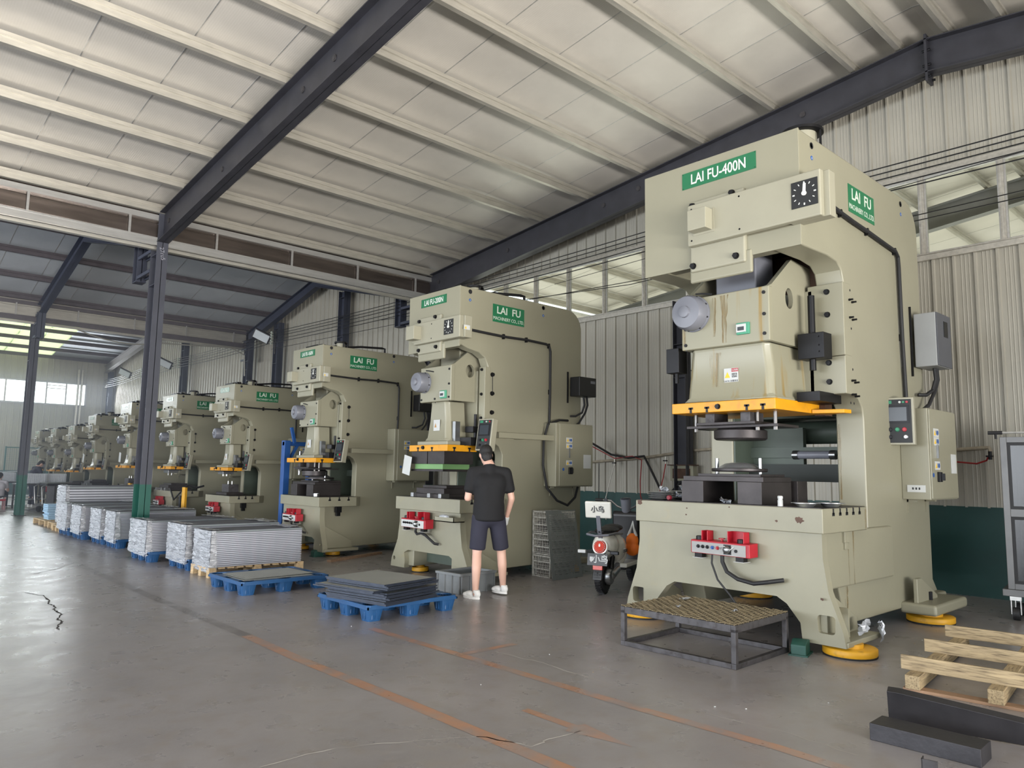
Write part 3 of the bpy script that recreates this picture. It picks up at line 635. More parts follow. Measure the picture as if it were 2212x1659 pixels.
def mat_stain():
    mt, nt, b = node_mat('oil_stain'); N = nt.nodes; L = nt.links
    tc = N.new('ShaderNodeTexCoord'); mp = N.new('ShaderNodeMapping'); mp.inputs['Scale'].default_value = (26, 26, 1.1); L.new(tc.outputs['Object'], mp.inputs[0])
    nz = N.new('ShaderNodeTexNoise'); nz.inputs['Scale'].default_value = 1.7; nz.inputs['Detail'].default_value = 6; L.new(mp.outputs[0], nz.inputs['Vector'])
    r = N.new('ShaderNodeValToRGB'); r.color_ramp.elements[0].position = .42; r.color_ramp.elements[1].position = .68; r.color_ramp.elements[1].color = (.45, .45, .45, 1); L.new(nz.outputs[0], r.inputs[0])
    t = N.new('ShaderNodeBsdfTransparent'); mx = N.new('ShaderNodeMixShader'); b.inputs['Base Color'].default_value = lin(136, 110, 56)+(1,); b.inputs['Roughness'].default_value = .35
    L.new(r.outputs[0], mx.inputs[0]); L.new(t.outputs[0], mx.inputs[1]); L.new(b.outputs[0], mx.inputs[2]); L.new(mx.outputs[0], N['Material Output'].inputs[0]); return mt
STAIN = mat_stain()
def stain(parent, axis, p, a, z0, z1, w):
    """a thin irregular run of dried oil: axis 'x' lies on a front face, 'y' on a side face"""
    rnd = random.Random(int((a+z0)*1000)); L_ = []; R_2 = []; n = 8
    for i in range(n+1):
        z = z0+(z1-z0)*i/n; t = .5+.5*i/n; L_.append((a-w*t*rnd.uniform(.5, 1), z)); R_2.append((a+w*t*rnd.uniform(.5, 1), z))
    MB().prism(L_+R_2[::-1], axis, p-.0008, p).build('oil_stain', STAIN, parent, smooth=0)
def press(xf, yc, P, label, near=True, sign=None, far_simple=False):
    W, D, H = P['W'], P['D'], P['H']; h = W/2; T = P['T']; big = P.get('big', False)
    R = empty('power_press', (xf, yc, 0), label, 'press machine', 'green beige power presses in a row')
    B_ = lambda: MB()
    # -------- frame
    poly = frame_poly(P)
    b = MB(); b.prism(poly, 'y', -h, -h+T)
    b.build('side_frame', PAINT, R, bevel=.018)
    b = MB(); b.prism(poly, 'y', h-T, h); b.build('side_frame', PAINT, R, bevel=.018)
    b = MB()
    b.box(-.012, .006, -h-.002, h+.002, P['hz']-.002, H+.002)
    b.build('head_front', PAINT, R, bevel=.005)
    MB().box(.0, .14, -h+T-.01, h-T+.01, P['hz']+.01, H-.01).build('head_core', PAINT, R)
    b = MB(); b.box(.1, D-P['cr'], -h+T-.01, h-T+.01, H-.08, H-.003); b.build('head_top', PAINT, R)
    MB().box(D-.1, D-.04, -h+T-.01, h-T+.01, P['rz'], H-P['cr']).build('back_plate', PAINT, R); MB().box(D-.1, D-.04, -h+T-.01, h-T+.01, .3, .95).build('back_plate', PAINT, R)
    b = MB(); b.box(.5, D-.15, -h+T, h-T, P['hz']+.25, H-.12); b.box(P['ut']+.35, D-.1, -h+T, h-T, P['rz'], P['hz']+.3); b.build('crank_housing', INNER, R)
    zt, z0 = P['tz1'], P['tz0']
    # -------- inner shelf and tank seen through the throat
    um = P['ut']+.25
    b = MB(); k = P['rz']-.42
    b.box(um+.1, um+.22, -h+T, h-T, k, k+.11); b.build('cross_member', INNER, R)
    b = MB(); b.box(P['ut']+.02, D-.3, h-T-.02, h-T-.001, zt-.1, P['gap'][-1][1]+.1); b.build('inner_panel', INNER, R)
    if big:
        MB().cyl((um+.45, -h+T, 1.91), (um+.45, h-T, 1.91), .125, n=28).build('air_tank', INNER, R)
        q = MB().cyl((um-.02, -.42, 1.655), (um-.02, -.05, 1.655), .04, n=16).build('air_cylinder', MOTG, R)
        for y_ in (-.43, -.04): MB().cyl((um-.02, y_-.03, 1.655), (um-.02, y_+.03, 1.655), .047, n=16).build('cylinder_cap', BSTEEL, q)
        MB().tube([(um, -.43, 1.655), (um+.02, -.52, 1.64), (um+.05, -.57, 1.62)], .012).build('air_line', RUB, q)
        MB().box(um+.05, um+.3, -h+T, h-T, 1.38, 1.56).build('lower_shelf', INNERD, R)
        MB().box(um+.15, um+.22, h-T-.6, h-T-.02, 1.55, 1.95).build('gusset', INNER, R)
    # -------- table
    tv = P['tv']
    tb = MB(); tb.prism([(P['tu0'], -tv), (P['tu1'], -tv), (P['tu1']+.15, -tv+.12), (P['tu1']+.15, tv-.12), (P['tu1'], tv), (P['tu0'], tv)], 'z', z0, zt)
    tb.build('bolster_table', PAINTD, R, bevel=.008)
    tt = MB(); tt.prism([(P['tu0']+.02, -tv+.02), (P['ut']+.1, -h+T+.0), (P['ut']+.1, h-T), (P['tu0']+.02, tv-.02)] if False else [(P['tu0']+.015, -tv+.015), (P['tu1'], -tv+.015), (P['tu1'], tv-.015), (P['tu0']+.015, tv-.015)], 'z', zt-.01, zt+.004); tt.build('machined_top', DSTEEL, R)
    if big:
        rnd = random.Random(5)
        for (v, z_, w_) in ((-.76, 1.075, .05), (-.55, 1.055, .018), (.35, 1.12, .012), (.36, 1.06, .012), (.9, 1.155, .04), (-.1, 1.15, .012), (-.95, .75, .012), (-.93, .45, .02), (-.99, .3, .02)):
            pp = [(v+w_*rnd.uniform(.45, 1)*cos(2*pi*i/18), z_+w_*rnd.uniform(.4, .9)*.8*sin(2*pi*i/18)) for i in range(18)]
            if abs(v)+.0 < .94 or z_ > .97: MB().prism(pp, 'x', P['tu0']-.0012, P['tu0']).build('paint_chip', RSTEEL, R, smooth=0)
    n = P.get('slots', 3)
    for i in range(n):
        u = P['tu0']+.2+(P['tu1']-P['tu0']-.35)*i/max(1, n-1)
        MB().box(-.011, .011, -.003, .002, -.05, .0).box(-.022, .022, -.003, .002, -.062, -.035).build('t_slot', RUB, R, (u, -tv, zt-.002), smooth=0)
    MB().box(-.05, .06, -.05, 0, -.1, 0).box(-.03, .04, -.045, 0, -.16, -.1).build('table_bracket', BOLT if not big else PAINTD, R, (P['tu1']-.3, -tv+.1, z0), bevel=.004)
    # -------- base front plate with arch
    fb, ft = P['fb'], P['ft']; az = P['az']; ab, at_ = P['ab'], P['at']
    fp = [(-fb, .085), (-ab, .085), (-ab*.98, az*.55), (-at_-.06, az*.88), (-at_+.03, az), (at_-.03, az), (at_+.06, az*.88), (ab*.98, az*.55), (ab, .085), (fb, .085), (fb-.02, .2), (ft+.04, z0*.52), (ft, z0*.8), (ft, z0), (-ft, z0), (-ft, z0*.8), (-ft-.04, z0*.52), (-fb+.02, .2)]
    hs = []
    if big:
        for sg in (-1, 1): hs.append([(sg*.945+x_, z_) for x_, z_ in arc(.045, .29, .03, .03, 0, 90, 3)+arc(-.045, .29, .03, .03, 90, 180, 3)+arc(-.045, .2, .025, .025, 180, 270, 3)+arc(.045, .2, .025, .025, 270, 360, 3)])
    else:
        for sg in (-1, 1): hs.append(circ(sg*(fb-.08), .2, .028, 12))
    b = MB().prism(fp, 'x', .0, .09, holes=hs); b.build('leg_plate', PAINTD, R)
    for sg in (-1, 1):
        if big: MB().box(.24, .26, sg*.93-.09, sg*.93+.09, .13, .36).build('foot_pocket', PAINTD, R)
        MB().prism([(.05, .085), (.05, .5), (.1, .5), (.62, .24), (.66, .085)], 'y', sg*(fb-.2)-.03, sg*(fb-.2)+.03).build('foot_rib', PAINTD, R, bevel=.008)
        MB().box(.02, .66, sg*(fb-.12)-.13, sg*(fb-.12)+.13, .085, .13).build('foot_plate', PAINTD, R, bevel=.01)
        q = MB(); q.box(D-.92, D, sg*(h-.02), sg*(h+.32), .115, .22) if big else q.box(D-.6, D+.0, sg*(h-.02), sg*(h+.22), .11, .2)
        q.build('rear_foot', PAINT, R, bevel=.03, seg=3)
        q = MB(); x0 = D-.87 if big else D-.5
        q.prism([(x0, .2), (x0, .45), (x0+.12 if big else x0+.08, .45), (x0+(.55 if big else .42), .25), (x0+(.55 if big else .42), .2)], 'y', sg*(h+.12 if big else h+.08)-.02, sg*(h+.12 if big else h+.08)+.02); q.build('rear_foot_rib', PAINT, R, bevel=.008)
        for (u, v, r_) in ((.2, sg*(fb-.06), .21) if big else (.33, sg*(fb-.26), .12), (D-.55 if big else D-.3, sg*(h+.14), .22 if big else .1)):
            m1 = MB().lathe([(r_*.98, 0), (r_, .008), (r_, .05), (r_*.97, .056)], (0, 0, .012), 'z', 32).build('mount_pad', YELM, R, (u, v, 0), smooth=50)
            MB().lathe([(r_*.99, 0), (r_*1.0, .014)], (0, 0, 0), 'z', 32).build('rubber_ring', RUB, m1); MB().cyl((0, 0, .06), (0, 0, .1), r_*.5, n=20).build('mount_boss', YELM, m1)
            if u > 1: MB().cyl((0, 0, .1), (0, 0, .3), .028, n=6).build('mount_bolt', BOLT, m1)
    if big:
        MB().prism([(D-.02, .2), (D-.02, .52), (D+.06, .52), (D+.36, .2)], 'y', -h+.08, -h+.12).build('rear_foot_rib', PAINT, R, bevel=.008); MB().box(D-.02, D+.4, -h, -h+.3, .13, .2).build('rear_foot', PAINT, R, bevel=.02)
        MB().box(.02, 1.62, -h-.045, -h+.02, .49, z0).build('base_side_plate', PAINT, R, bevel=.02, seg=3); MB().box(.02, 1.62, h-.02, h+.045, .49, z0).build('base_side_plate', PAINT, R, bevel=.02, seg=3)
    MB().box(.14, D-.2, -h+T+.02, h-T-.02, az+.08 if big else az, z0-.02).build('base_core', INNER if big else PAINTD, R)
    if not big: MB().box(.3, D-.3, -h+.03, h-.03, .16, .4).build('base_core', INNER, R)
    # -------- slide
    sv, su = P['sv'], P['su']; sz0, sz1 = P['sz0'], P['sz1']; ug = P['ug']
    k = P.get('k', 1)
    hole = circ(su+.38*k+(.0 if big else -.06), sz1-.06*k, .075*k, 20, .1*k if big else .09*k)
    sp = [(su, sz0), (ug+.25, sz0), (ug+.25, sz1+.3*k), (su+.44*k, sz1+.33*k), (su+.05, sz1+.02), (su, sz1)]
    for sg in (-1, 1):
        b = MB().prism(sp, 'y', min(sg*sv, sg*(sv-.045)), max(sg*sv, sg*(sv-.045)), holes=[hole]); b.build('slide_cheek', PAINT, R)
    b = MB().box(su-.01, su+.06, -sv-.004, sv+.004, sz0-.004, sz1); b.box(su+.05, ug+.2, -sv+.05, sv-.05, sz0+.02, sz1-.22); b.build('slide_front', STREAK if big else PAINT, R, bevel=.012)
    nv0, nv1, nz = P['nv0'], P['nv1'], P['nz']; nd = P['nd']
    def ring(v, z, u0, u1, c=.05): return [(u0, -v+c, z), (u0, v-c, z), (u0+c, v, z), (u1, v, z), (u1, -v, z), (u0+c, -v, z)]
    lv = [(nv0, sz0+.0, su+.04), (nv0+.0, sz0-.03, su+.05), (nv0+(nv1-nv0)*.35, (sz0+nz)/2, su+.05), (nv1*.93, nz+.05, su+.03), (nv1, nz, su+.0)]
    b = MB(); rr = [ring(v, z, u0, nd) for v, z, u0 in lv]; nn = 6
    b.add([p for r_ in rr for p in r_], [(j*nn+i, j*nn+(i+1) % nn, (j+1)*nn+(i+1) % nn, (j+1)*nn+i) for j in range(len(rr)-1) for i in range(nn)]+[tuple(range(nn)), tuple(range((len(rr)-1)*nn, len(rr)*nn))])
    b.build('slide_neck', STREAK if big else PAINT, R, bevel=.02, seg=3)
    if not big: MB().box(su-.04, nd+.1, -nv1-.07, nv1+.07, P['yz1'], nz).build('slide_flange', PAINT, R, bevel=.01)
    MB().box(ug-.03, ug+.5, -h+T+.02, h-T-.02, P['gz0']+.0, P['arch'][-1][1]-.05).build('slide_body', PAINT, R, bevel=.01)
    # gib plates
    gw = P['gw']
    for sg in (-1, 1):
        a, c = sg*(h+.004), sg*(h-gw)
        if big:
            zs = [P['gz0'], P['gz0']+.36, P['arch'][-1][1]-.01]
            for j in range(2): MB().box(ug-.03, ug+.12, min(a, c), max(a, c), zs[j]+.002, zs[j+1]-.002).build('guide_plate', PAINT, R, bevel=.008)
            if sg < 0:
                for z_ in (2.32, 2.5, 2.72, 2.96, 3.18): bolt_f(R, ug-.03, -h+.15, z_, 1.15)
                for zc in (3.1, 2.93, 2.33, 2.2): 
                    for j in range(2): bolt_s(R, ug+.09+.07*j, -h, zc-.012*j, 1, SOCK); MB().cyl((0, 0, 0), (0, -.045, 0), .009, n=8).build('stud', BOLT, R, (ug+.09+.07*j, -h, zc-.012*j))
                for zc in (3.2, 2.83, 2.44, 2.12):
                    for j in range(2): bolt_s(R, ug+.06+.07*j, -h, zc, .45, HOLE, 'tapped_hole')
        else:
            MB().box(ug-.05, ug+.05, min(a, c), max(a, c), P['gz0'], P['arch'][-1][1]-.01).build('guide_plate', PAINT, R, bevel=.006)
            if sg < 0:
                for z_ in (.24, .5, .77): bolt_f(R, ug-.05, -h+.06, P['gz0']+z_*1.25*k, .9*k)
                for z_ in (.38, .64, .9): bolt_s(R, ug+.08*k, -h, P['gz0']+z_*k, 1.3*k); 
                MB().tube([(ug+.08*k, -h-.012, P['gz0']+.88*k), (ug+.085*k, -h-.012, P['gz0']+.64*k)], .004).build('air_line', RUB, R)
    # connecting rod and dark recess
    MB().box(su+.25*k, su+.6*k, -.2*k, .24*k, sz1-.2, P['hz']+.3).build('connecting_rod', MOTG if big else PAINTD, R, bevel=.02)
    MB().box(ug+.1, ug+.25, -h+T+.02, h-T-.02, sz1-.1, P['hz']+.2).build('greasy_guide', RSTEEL, R)
    # slide plate (yellow)
    yv, y0_, y1_ = P['yv'], P['yz0'], P['yz1']
    if big: yp = [(su-.02, -yv+.06), (su-.02, yv), (.75, yv+.03), (.95, yv), (1.0, .4), (1.0, -.4), (.95, -yv-.0), (.75, -yv+.02)]; yp = [(su-.0, -.50), (su-.0, .60), (.75, .62), (1.0, .5), (1.0, -.5), (.75, -.515)]
    else: yp = [(P['yu0'], -yv), (P['yu0'], yv), (P['yu1'], yv), (P['yu1'], -yv)]
    b = MB().prism(yp, 'z', y0_, y1_); b.build('slide_plate', YEL, R, bevel=.006)
    if big: MB().prism([(.76, -.52), (1.0, -.5), (.97, -.8), (.86, -.78)], 'z', y0_-.0, y0_+.035).build('side_lug', YEL, R, bevel=.003)
    for v in ((.38, .2, -.22, -.38) if big else (.22, -.1)):
        MB().box(-.003, .002, -.012, .012, -.0, .05).box(-.003, .002, -.026, .026, .035, .055).build('t_slot', RUB, R, (su if big else P['yu0'], v, y0_), smooth=0)
    if not big:
        for u in (.12, .38): MB().box(-.012, .012, -.003, .002, 0, .05).box(-.026, .026, -.003, .002, .035, .055).build('t_slot', RUB, R, (P['yu0']+u, -yv, y0_), smooth=0)
    bolt_f(R, su if big else P['yu0'], .08 if big else .1, y0_+.05, 1.1)
    if big:
        stain(R, 'x', su-.0105, -.01, 2.68, 3.14, .05); stain(R, 'x', su-.0105, .1, 2.75, 3.13, .03); stain(R, 'x', su-.0105, .43, 2.7, 3.1, .02)
        stain(R, 'x', su+.039, .1, 2.2, 2.6, .04); stain(R, 'x', su+.036, .17, 2.35, 2.6, .02)
        stain(R, 'y', -h-.0455, .62, .5, .96, .03); stain(R, 'y', -h-.0455, .72, .5, .96, .02); stain(R, 'y', -h-.0005, .64, .16, .48, .05); stain(R, 'y', -tv-.0005, P['tu1']-.03, z0+.01, zt-.02, .02)
        stain(R, 'x', P['ut']-.0008, -h+T-.03, 1.22, 1.95, .025)
    # knock-out bar mechanism at the near side
    if big:
        g = MB().cyl((.64, -.6, 2.55), (.64, -.6, 3.13), .032, n=18).build('guide_rod', BOLT, R)
        g2 = MB().box(.55, .72, -.75, -.5, 2.52, 2.76).build('rod_block', BOLT, R, bevel=.006); MB().cyl((.64, -.6, 2.42), (.64, -.6, 2.55), .03, n=14).build('rod_end', BOLT, g2)
        for z_ in (2.58, 2.64, 2.72): bolt_f(g2, .55, -.7, z_, .7, SOCK)
        MB().box(.5, .95, -.72, -.5, 2.12, 2.21).build('stop_block', BOLT, R, bevel=.004)
        MB().box(.95, 1.1, -.56, -.46, 2.02, 2.2).build('greasy_block', RSTEEL, R)
        MB().box(.15, .3, .55, .7, 2.45, 2.7).build('rod_block', BOLT, R, bevel=.006)
        MB().cyl((.22, .62, 2.35), (.22, .62, 2.45), .02, n=10).build('rod_end', BOLT, R)
    else:
        q = MB().box(ug-.2, ug-.02, -h+.05, -sv-.02, P['gz0']+.1*k, P['gz0']+.18*k); q.cyl((ug-.1, -h+.12, P['gz0']-.05*k), (ug-.1, -h+.12, P['gz0']+.35*k), .022*k, n=10); q.build('rod_block', BOLT, R, bevel=.003)
        MB().box(ug-.26, ug-.02, -h+.02, -nv1, P['gz0']-.08*k, P['gz0']+.03*k).build('stop_block', BOLT, R, bevel=.003)
        MB().box(.16, .24, -nv1-.06, -nv1, P['yz1'], P['yz1']+.32*k).build('guide_rod', BSTEEL, R)
    # grey gear-motor cap on slide front
    mr = .14*k if not big else .17; my, mz = P['motor']
    mo = MB().lathe([(mr*1.05, 0), (mr*1.05, -.03), (mr, -.035), (mr, -.13), (mr*.9, -.165), (mr*.35, -.175), (mr*.32, -.195), (mr*.2, -.2)], (0, 0, 0), 'x', 36).build('gear_motor_cap', MOTG, R, (su, my, mz), smooth=40)
    for j in range(8):
        a = 2*pi*j/8+.3; inst('bolt', SOCK, mo, (-.03, mr*.99*cos(a)*1.0, mr*.99*sin(a)), (0, 0, 0), (.8, .8, .8))
    MB().tube([(-.01, -.02, mr+.03), (-.02, -.1, mr+.02), (-.01, -.2*k, mr+.0)], .008).build('cable', RUB, mo)
    cy, cz = P['cnt']
    ct = MB().box(-.03, 0, -.065*k, .065*k, -.055*k, .055*k).build('stroke_counter', GRNPL, R, (su, cy, cz), bevel=.004)
    MB().box(-.04, -.03, -.035*k, .06*k, -.035*k, .04*k).build('counter_face', PAPER, ct); MB().box(-.043, -.04, -.02*k, .045*k, -.02*k, .015*k).build('counter_window', SCREEN, ct)
    for (v, z_) in P['sbolts']: bolt_f(R, su, v, z_, .8*k if not big else .85)
    for (v, z_) in P['sbolts']: bolt_f(R, su, v, z_-.05*k, .35*k, HOLE, 'tapped_hole')
    # warning label on the slide neck
    ly, lz = P['lab']; lw = .075 if big else .07*k; lh = .07 if big else .075*k
    lb = MB().box(-.003, 0, -lw, lw, -lh, lh).build('warning_label', PAPER, R, (su+.035 if not big else su+.045, ly, lz), rot=(0, 0, 0), smooth=0)
    if big:
        MB().box(-.0045, -.003, -lw, -.005, .035, lh-.003).build('red_band', RED, lb)
        MB().prism([(-.0+.01, -.02), (lw-.008, -.02), (lw/2, .035)], 'x', -.0045, -.003).build('warning_triangle', WARN, lb)
        text('LAI FU 注意安全', .021, DARKP, lb, (-.004, 0, -.052), FRONT, ext=.0004)
        text('危险区域\n手勿入内\n请先断电', .014, DARKP, lb, (-.004, -.035, .0), FRONT, ext=.0004)
        text('小心危险', .019, PAPER, lb, (-.0052, -.035, .05), FRONT, ext=.0004)
    else: MB().prism([(.0, -.03*k), (.05*k, -.03*k), (.025*k, .03*k)], 'x', -.0045, -.003).build('warning_triangle', BRONZE, lb)
    # -------- head: cover, dial, junction box, boss, bolts, signs
    c0, c1_, cz0, cz1 = P['cov']; cu = P['covu']
    cv = MB().box(cu, cu+.07, c0, c1_, cz0, cz1); cv = cv.build('shaft_cover', CREAM, R, bevel=.014)
    MB().box(cu+.06, P['covd'], c0-.04 if not big else c0-.05, c0+.16 if not big else c0+.3, cz0+.0, cz1-.01).build('cover_box', CREAM, R, bevel=.006)
    if not big:
        w_ = MB().box(-.05*k, .05*k, -.003, 0, -.03*k, .03*k).build('warning_sticker', PAPER, R, (-.03, c0-.04, (cz0+cz1)/2-.02), smooth=0); MB().prism([(-.04*k, -.02*k), (-.005*k, -.02*k), (-.022*k, .016*k)], 'y', -.0045, -.003).build('triangle', WARN, w_)
    for y_ in (c1_-.05, (c0+c1_)/2+.1):
        for z_ in (cz0+.05, cz1-.05): bolt_f(cv, cu, y_, z_, .35, HOLE, 'screw')
    dial(cv, cu-.001, P['dial'][0], P['dial'][1], P['dial'][2])
    jb = P['jb']; j_ = MB().box(-jb[2], 0, -jb[3]/2, jb[3]/2, -jb[3]/2, jb[3]/2).build('junction_box', CREAM, R, (cu, jb[0], jb[1]), bevel=.006)
    MB().box(-.006, 0, -jb[3]/2-.02, jb[3]/2+.01, -jb[3]/2-.02, jb[3]/2+.01).build('box_flange', CREAM, j_, bevel=.002)
    b0, b1, bz0, bz1 = P['boss']
    MB().box(-.05, .02, b0, b1, bz0, bz1).build('bearing_cap', CREAM, R, bevel=.02, seg=3)
    MB().box(-.025, .02, b0-.05, b1+.02, bz0-.1*k, bz0+.12).build('lower_lip', PAINT, R, bevel=.02, seg=3)
    for (v, z_) in ((b1-.04, bz1-.05), (b0+.12, bz1-.03), (b1-.04, bz0+.06), (b0+.09, bz0+.07)): bolt_f(R, -.05, v, z_, 1.15*k if not big else 1.3)
    s = P['sgn']   # front plate: centre v, centre z, width, height
    if sign and 'LAI' in sign: sm, lm = SIGNG, WHITE
    else: sm, lm = SIGNSHEEN, OFFW; sign = 'LAI FU'
    sp_ = MB().box(-.004, 0, -s[2]/2, s[2]/2, -s[3]/2, s[3]/2).build('name_plate', sm, R, (-.013, s[0], s[1]), smooth=0)
    text(sign, s[3]*.88, lm, sp_, (-.0045, 0, -.004), FRONT, sx=s[2]/(s[3]*.92)/ (6.9 if len(sign) > 8 else 4.4), bold=.012)
    for a in (-1, 1):
        for c in (-1, 1): bolt_f(sp_, -.004, a*(s[2]/2-.01), c*(s[3]/2-.01), .25, SOCK, 'rivet')
    g = P['sgs']   # side plate: centre u, centre z, width, height
    sq = MB().box(-g[2]/2, g[2]/2, -.004, 0, -g[3]/2, g[3]/2).build('maker_plate', SIGNG, R, (g[0], -h, g[1]), smooth=0)
    text('LAI  FU', g[3]*.56, OFFW, sq, (0, -.0045, g[3]*.17), SIDE, sx=g[2]*.82/(g[3]*.56*3.35), bold=.016)
    text('MACHINERY CO., LTD.', g[3]*.27, OFFW, sq, (0, -.0045, -g[3]*.29), SIDE, sx=g[2]*.92/(g[3]*.27*9.6), bold=.0)
    for (u, z_) in P['holes']:
        bolt_s(R, u, -h, z_, 1.2*k, HOLE, 'lifting_hole')
        q = MB().lathe([(.02*k, 0), (.02*k, -.003)], (0, 0, 0), 'y', 16).build('blue_sticker', BLUEB, R, (u, -h, z_-.115*k)); MB().box(-.003, .003, -.004, -.003, -.012, .008).build('mark', WHITE, q)
    # conduit
    pts = []
    cc = P['cond']
    for (u, z_) in cc: pts.append((u, -h-.03, z_))
    cd = MB().tube(pts, .021 if big else .018*max(k, .85), 10).build('cable_conduit', RUB, R)
    for i in P['clips']:
        u, z_ = cc[i]; MB().box(-.012, .012, -.01, .03, -.035, .035).build('clip', BOLT, cd, (u, -h-.03, z_))
    # electrical cabinet
    e0, e1, ez0, ez1, ed = P['eb']
    ec = MB().box(e0, e1, -h-ed, -h, ez0, ez1).build('electrical_cabinet', PAINT, R, bevel=.008)
    MB().box(e0+.06 if not big else e0+.012, e1-.012, -h-ed-.014, -h-ed, ez0+.012, ez1-.012).build('cabinet_door', PAINT, ec, bevel=.005)
    def ic(u, z_, kind=0):
        q = MB().box(-.055, .055, -.003, 0, -.028, .028).build('warning_sticker', PAPER, ec, (u, -h-ed-.015, z_), smooth=0); q.scale = (1.35, 1, 1.5) if big else (1.15, 1, 1.25)
        MB().prism([(-.048, -.018), (-.012, -.018), (-.03, .018)], 'y', -.0045, -.003).build('triangle', WARN, q); MB().lathe([(.017, 0), (.017, -.0015)], (.03, -.003, 0), 'y', 14).build('disc', BLUEB, q)
        MB().box(-.006, .01, -.004, -.003, -.015, .015).build('print', MOTG, q)
    m0 = e0+.33*(e1-e0) if not big else e0+.22*(e1-e0)
    ic(m0, ez1-.19*(ez1-ez0)*1.4); ic(m0, ez1-.36*(ez1-ez0)); ic(m0, ez0+.34*(ez1-ez0)*1.1)
    MB().box(-.006, .006, -.02, 0, -.07, .07).build('latch_rod', BSTEEL, ec, (m0, -h-ed-.014, ez0+.53*(ez1-ez0)))
    q = MB().box(-.035, .035, -.03, 0, -.05, .05).build('rotary_switch', BOLT, ec, (m0+.02, -h-ed-.014, ez0+.25*(ez1-ez0)), bevel=.006); MB().box(-.01, .01, -.06, -.03, -.035, .035).build('switch_handle', BOLT, q)
    MB().lathe([(.022, 0), (.022, -.002)], (0, 0, 0), 'y', 18).build('blue_sticker', BLUEB, ec, (m0-.12, -h-ed-.015, ez0+.27*(ez1-ez0)))
    q = MB().box(-.08, .08, -.004, 0, -.1, .1).build('document_sleeve', PAPER, ec, (e1-.14, -h-ed-.016, ez0+.4*(ez1-ez0)), smooth=0)
    if big: q2 = MB().box(-.008, 0, -.085, .085, -.035, .035).build('socket_plate', PAPER, ec, (e0-.001, -h-ed+.13, ez0+.11), smooth=0); [MB().box(-.012, -.008, -.006, .006, -.01, .012).build('socket_hole', BOLT, q2, (0, v, 0)) for v in (-.03, 0, .03)]
    else: q2 = MB().box(-.045, .045, -.008, 0, -.035, .035).build('socket_plate', PAPER, ec, (e0+.12, -h-ed-.001, ez0+.1), smooth=0); MB().box(-.02, .02, -.012, -.008, -.012, .012).build('socket_hole', BOLT, q2)
    for u in (e0+.15, e1-.15): MB().box(-.03, .03, -.1, 0, -.03, 0).box(-.03, -.02, -.015, 0, -.14, 0).build('cabinet_bracket', PAINTD, ec, (u, -h, ez0))
    if not big and k == 1: MB().tube([(e0+.45, -h-.05, ez1+.06), (e0+.2, -h-.12, ez1+.05), (e0-.02, -h-.1, ez1-.02), (e0-.06, -h-.06, ez1-.25), (e0-.07, -h-.06, ez0+.3), (e0-.03, -h-.1, ez0-.02), (e0+.12, -h-.16, ez0-.2), (e0+.32, -h-.18, ez0-.27), (e0+.5, -h-.16, ez0-.16), (e0+.58, -h-.14, ez0-.01)], .018, 10).build('cable_loop', RUB, R)
    # drive box above the cabinet
    v0, v1, vz0, vz1, vd = P['vf']
    vb = MB().box(v0, v1, -h-vd, -h-.03, vz0, vz1).build('drive_box', P['vmat'], R, bevel=.008)
    if big: MB().box(v0, v1+.003, -h-vd-.012, -h-vd, vz0+.004, vz1-.004).build('drive_cover', MOTDK, vb, bevel=.004); MB().box(v0+.2, v0+.32, -h-vd-.016, -h-vd-.012, vz1-.25, vz1-.08).build('keypad', BOLT, vb)
    else: MB().box(v0+.25, v0+.35, -h-vd-.003, -h-vd, vz1-.09, vz1-.05).build('drive_label', MOTG, vb)
    MB().box(v0-.04, v0-.02, -h-.02, -h, vz0-.1, vz1+.08).build('mount_plate', BOLT, R)
    c = (v0+v1)/2
    for du in (0, .07): MB().tube([(c+du, -h-vd*.6, vz0), (c+du+.02, -h-vd*.6, vz0-.12), (c+du-.01, -h-vd*.5, vz0-.24), (c-.14+du, -h-.1, vz0-.3-.1*(du > 0)), (c-.2, -h-.04, vz0-.3-.2*(du > 0))], .02 if big else .016, 8).build('cable', RUB, R)
    # pendant panel
    pu, pv, pz, prz = P['pend']; sc_ = P.get('psc', 1)
    pd = empty('pendant_panel', (pu, pv, pz)); pd.parent = R; pd.rotation_euler = (0, radians(P.get('ptilt', 0)), radians(prz)); pd.scale = (sc_,)*3
    MB().box(0, .1, -.145, .145, -.225, .225).build('panel_case', CREAM, pd, bevel=.008)
    f_ = MB().box(-.006, 0, -.125, .125, -.205, .205).build('panel_face', DARKP, pd, bevel=.004)
    MB().box(-.012, -.006, -.105, .105, -.02, .15).build('screen_bezel', BOLT, f_); 
    MB().box(-.014, -.012, -.085, .085, .0, .13).build('screen', SCREEN, f_)
    for (v, z_, m_) in ((-.03, .178, PAPER), (-.06, .178, GREENB), (-.09, .178, RED)): MB().lathe([(.011, 0), (.011, -.012)], (-.006, v, z_), 'x', 12).build('indicator', m_, f_)
    for (v, z_, m_) in ((.06, -.08, BOLT), (0, -.08, GREENB), (-.06, -.08, RED), (.06, -.15, BOLT), (-.07, -.15, BSTEEL)): MB().lathe([(.02, 0), (.02, -.008), (.014, -.01), (.014, -.022)], (-.006, v, z_), 'x', 14).build('push_button', m_, f_)
    MB().box(-.008, -.006, .04, .1, .165, .195).build('logo_plate', GREENB, f_)
    if not big: MB().box(P['arm'][0], P['arm'][1], -h-.2, -h-.13, P['arm'][2], P['arm'][2]+.075).build('pendant_arm', PAINT, R, bevel=.004)
    if not big: MB().box(P['arm'][1]-.7, P['arm'][1]-.6, -h-.14, -h, P['arm'][2]-.0, P['arm'][2]+.075).build('arm_bracket', PAINT, R, bevel=.004)
    # red two-hand control console
    cx, cy2, cz2, cs = P['cons']
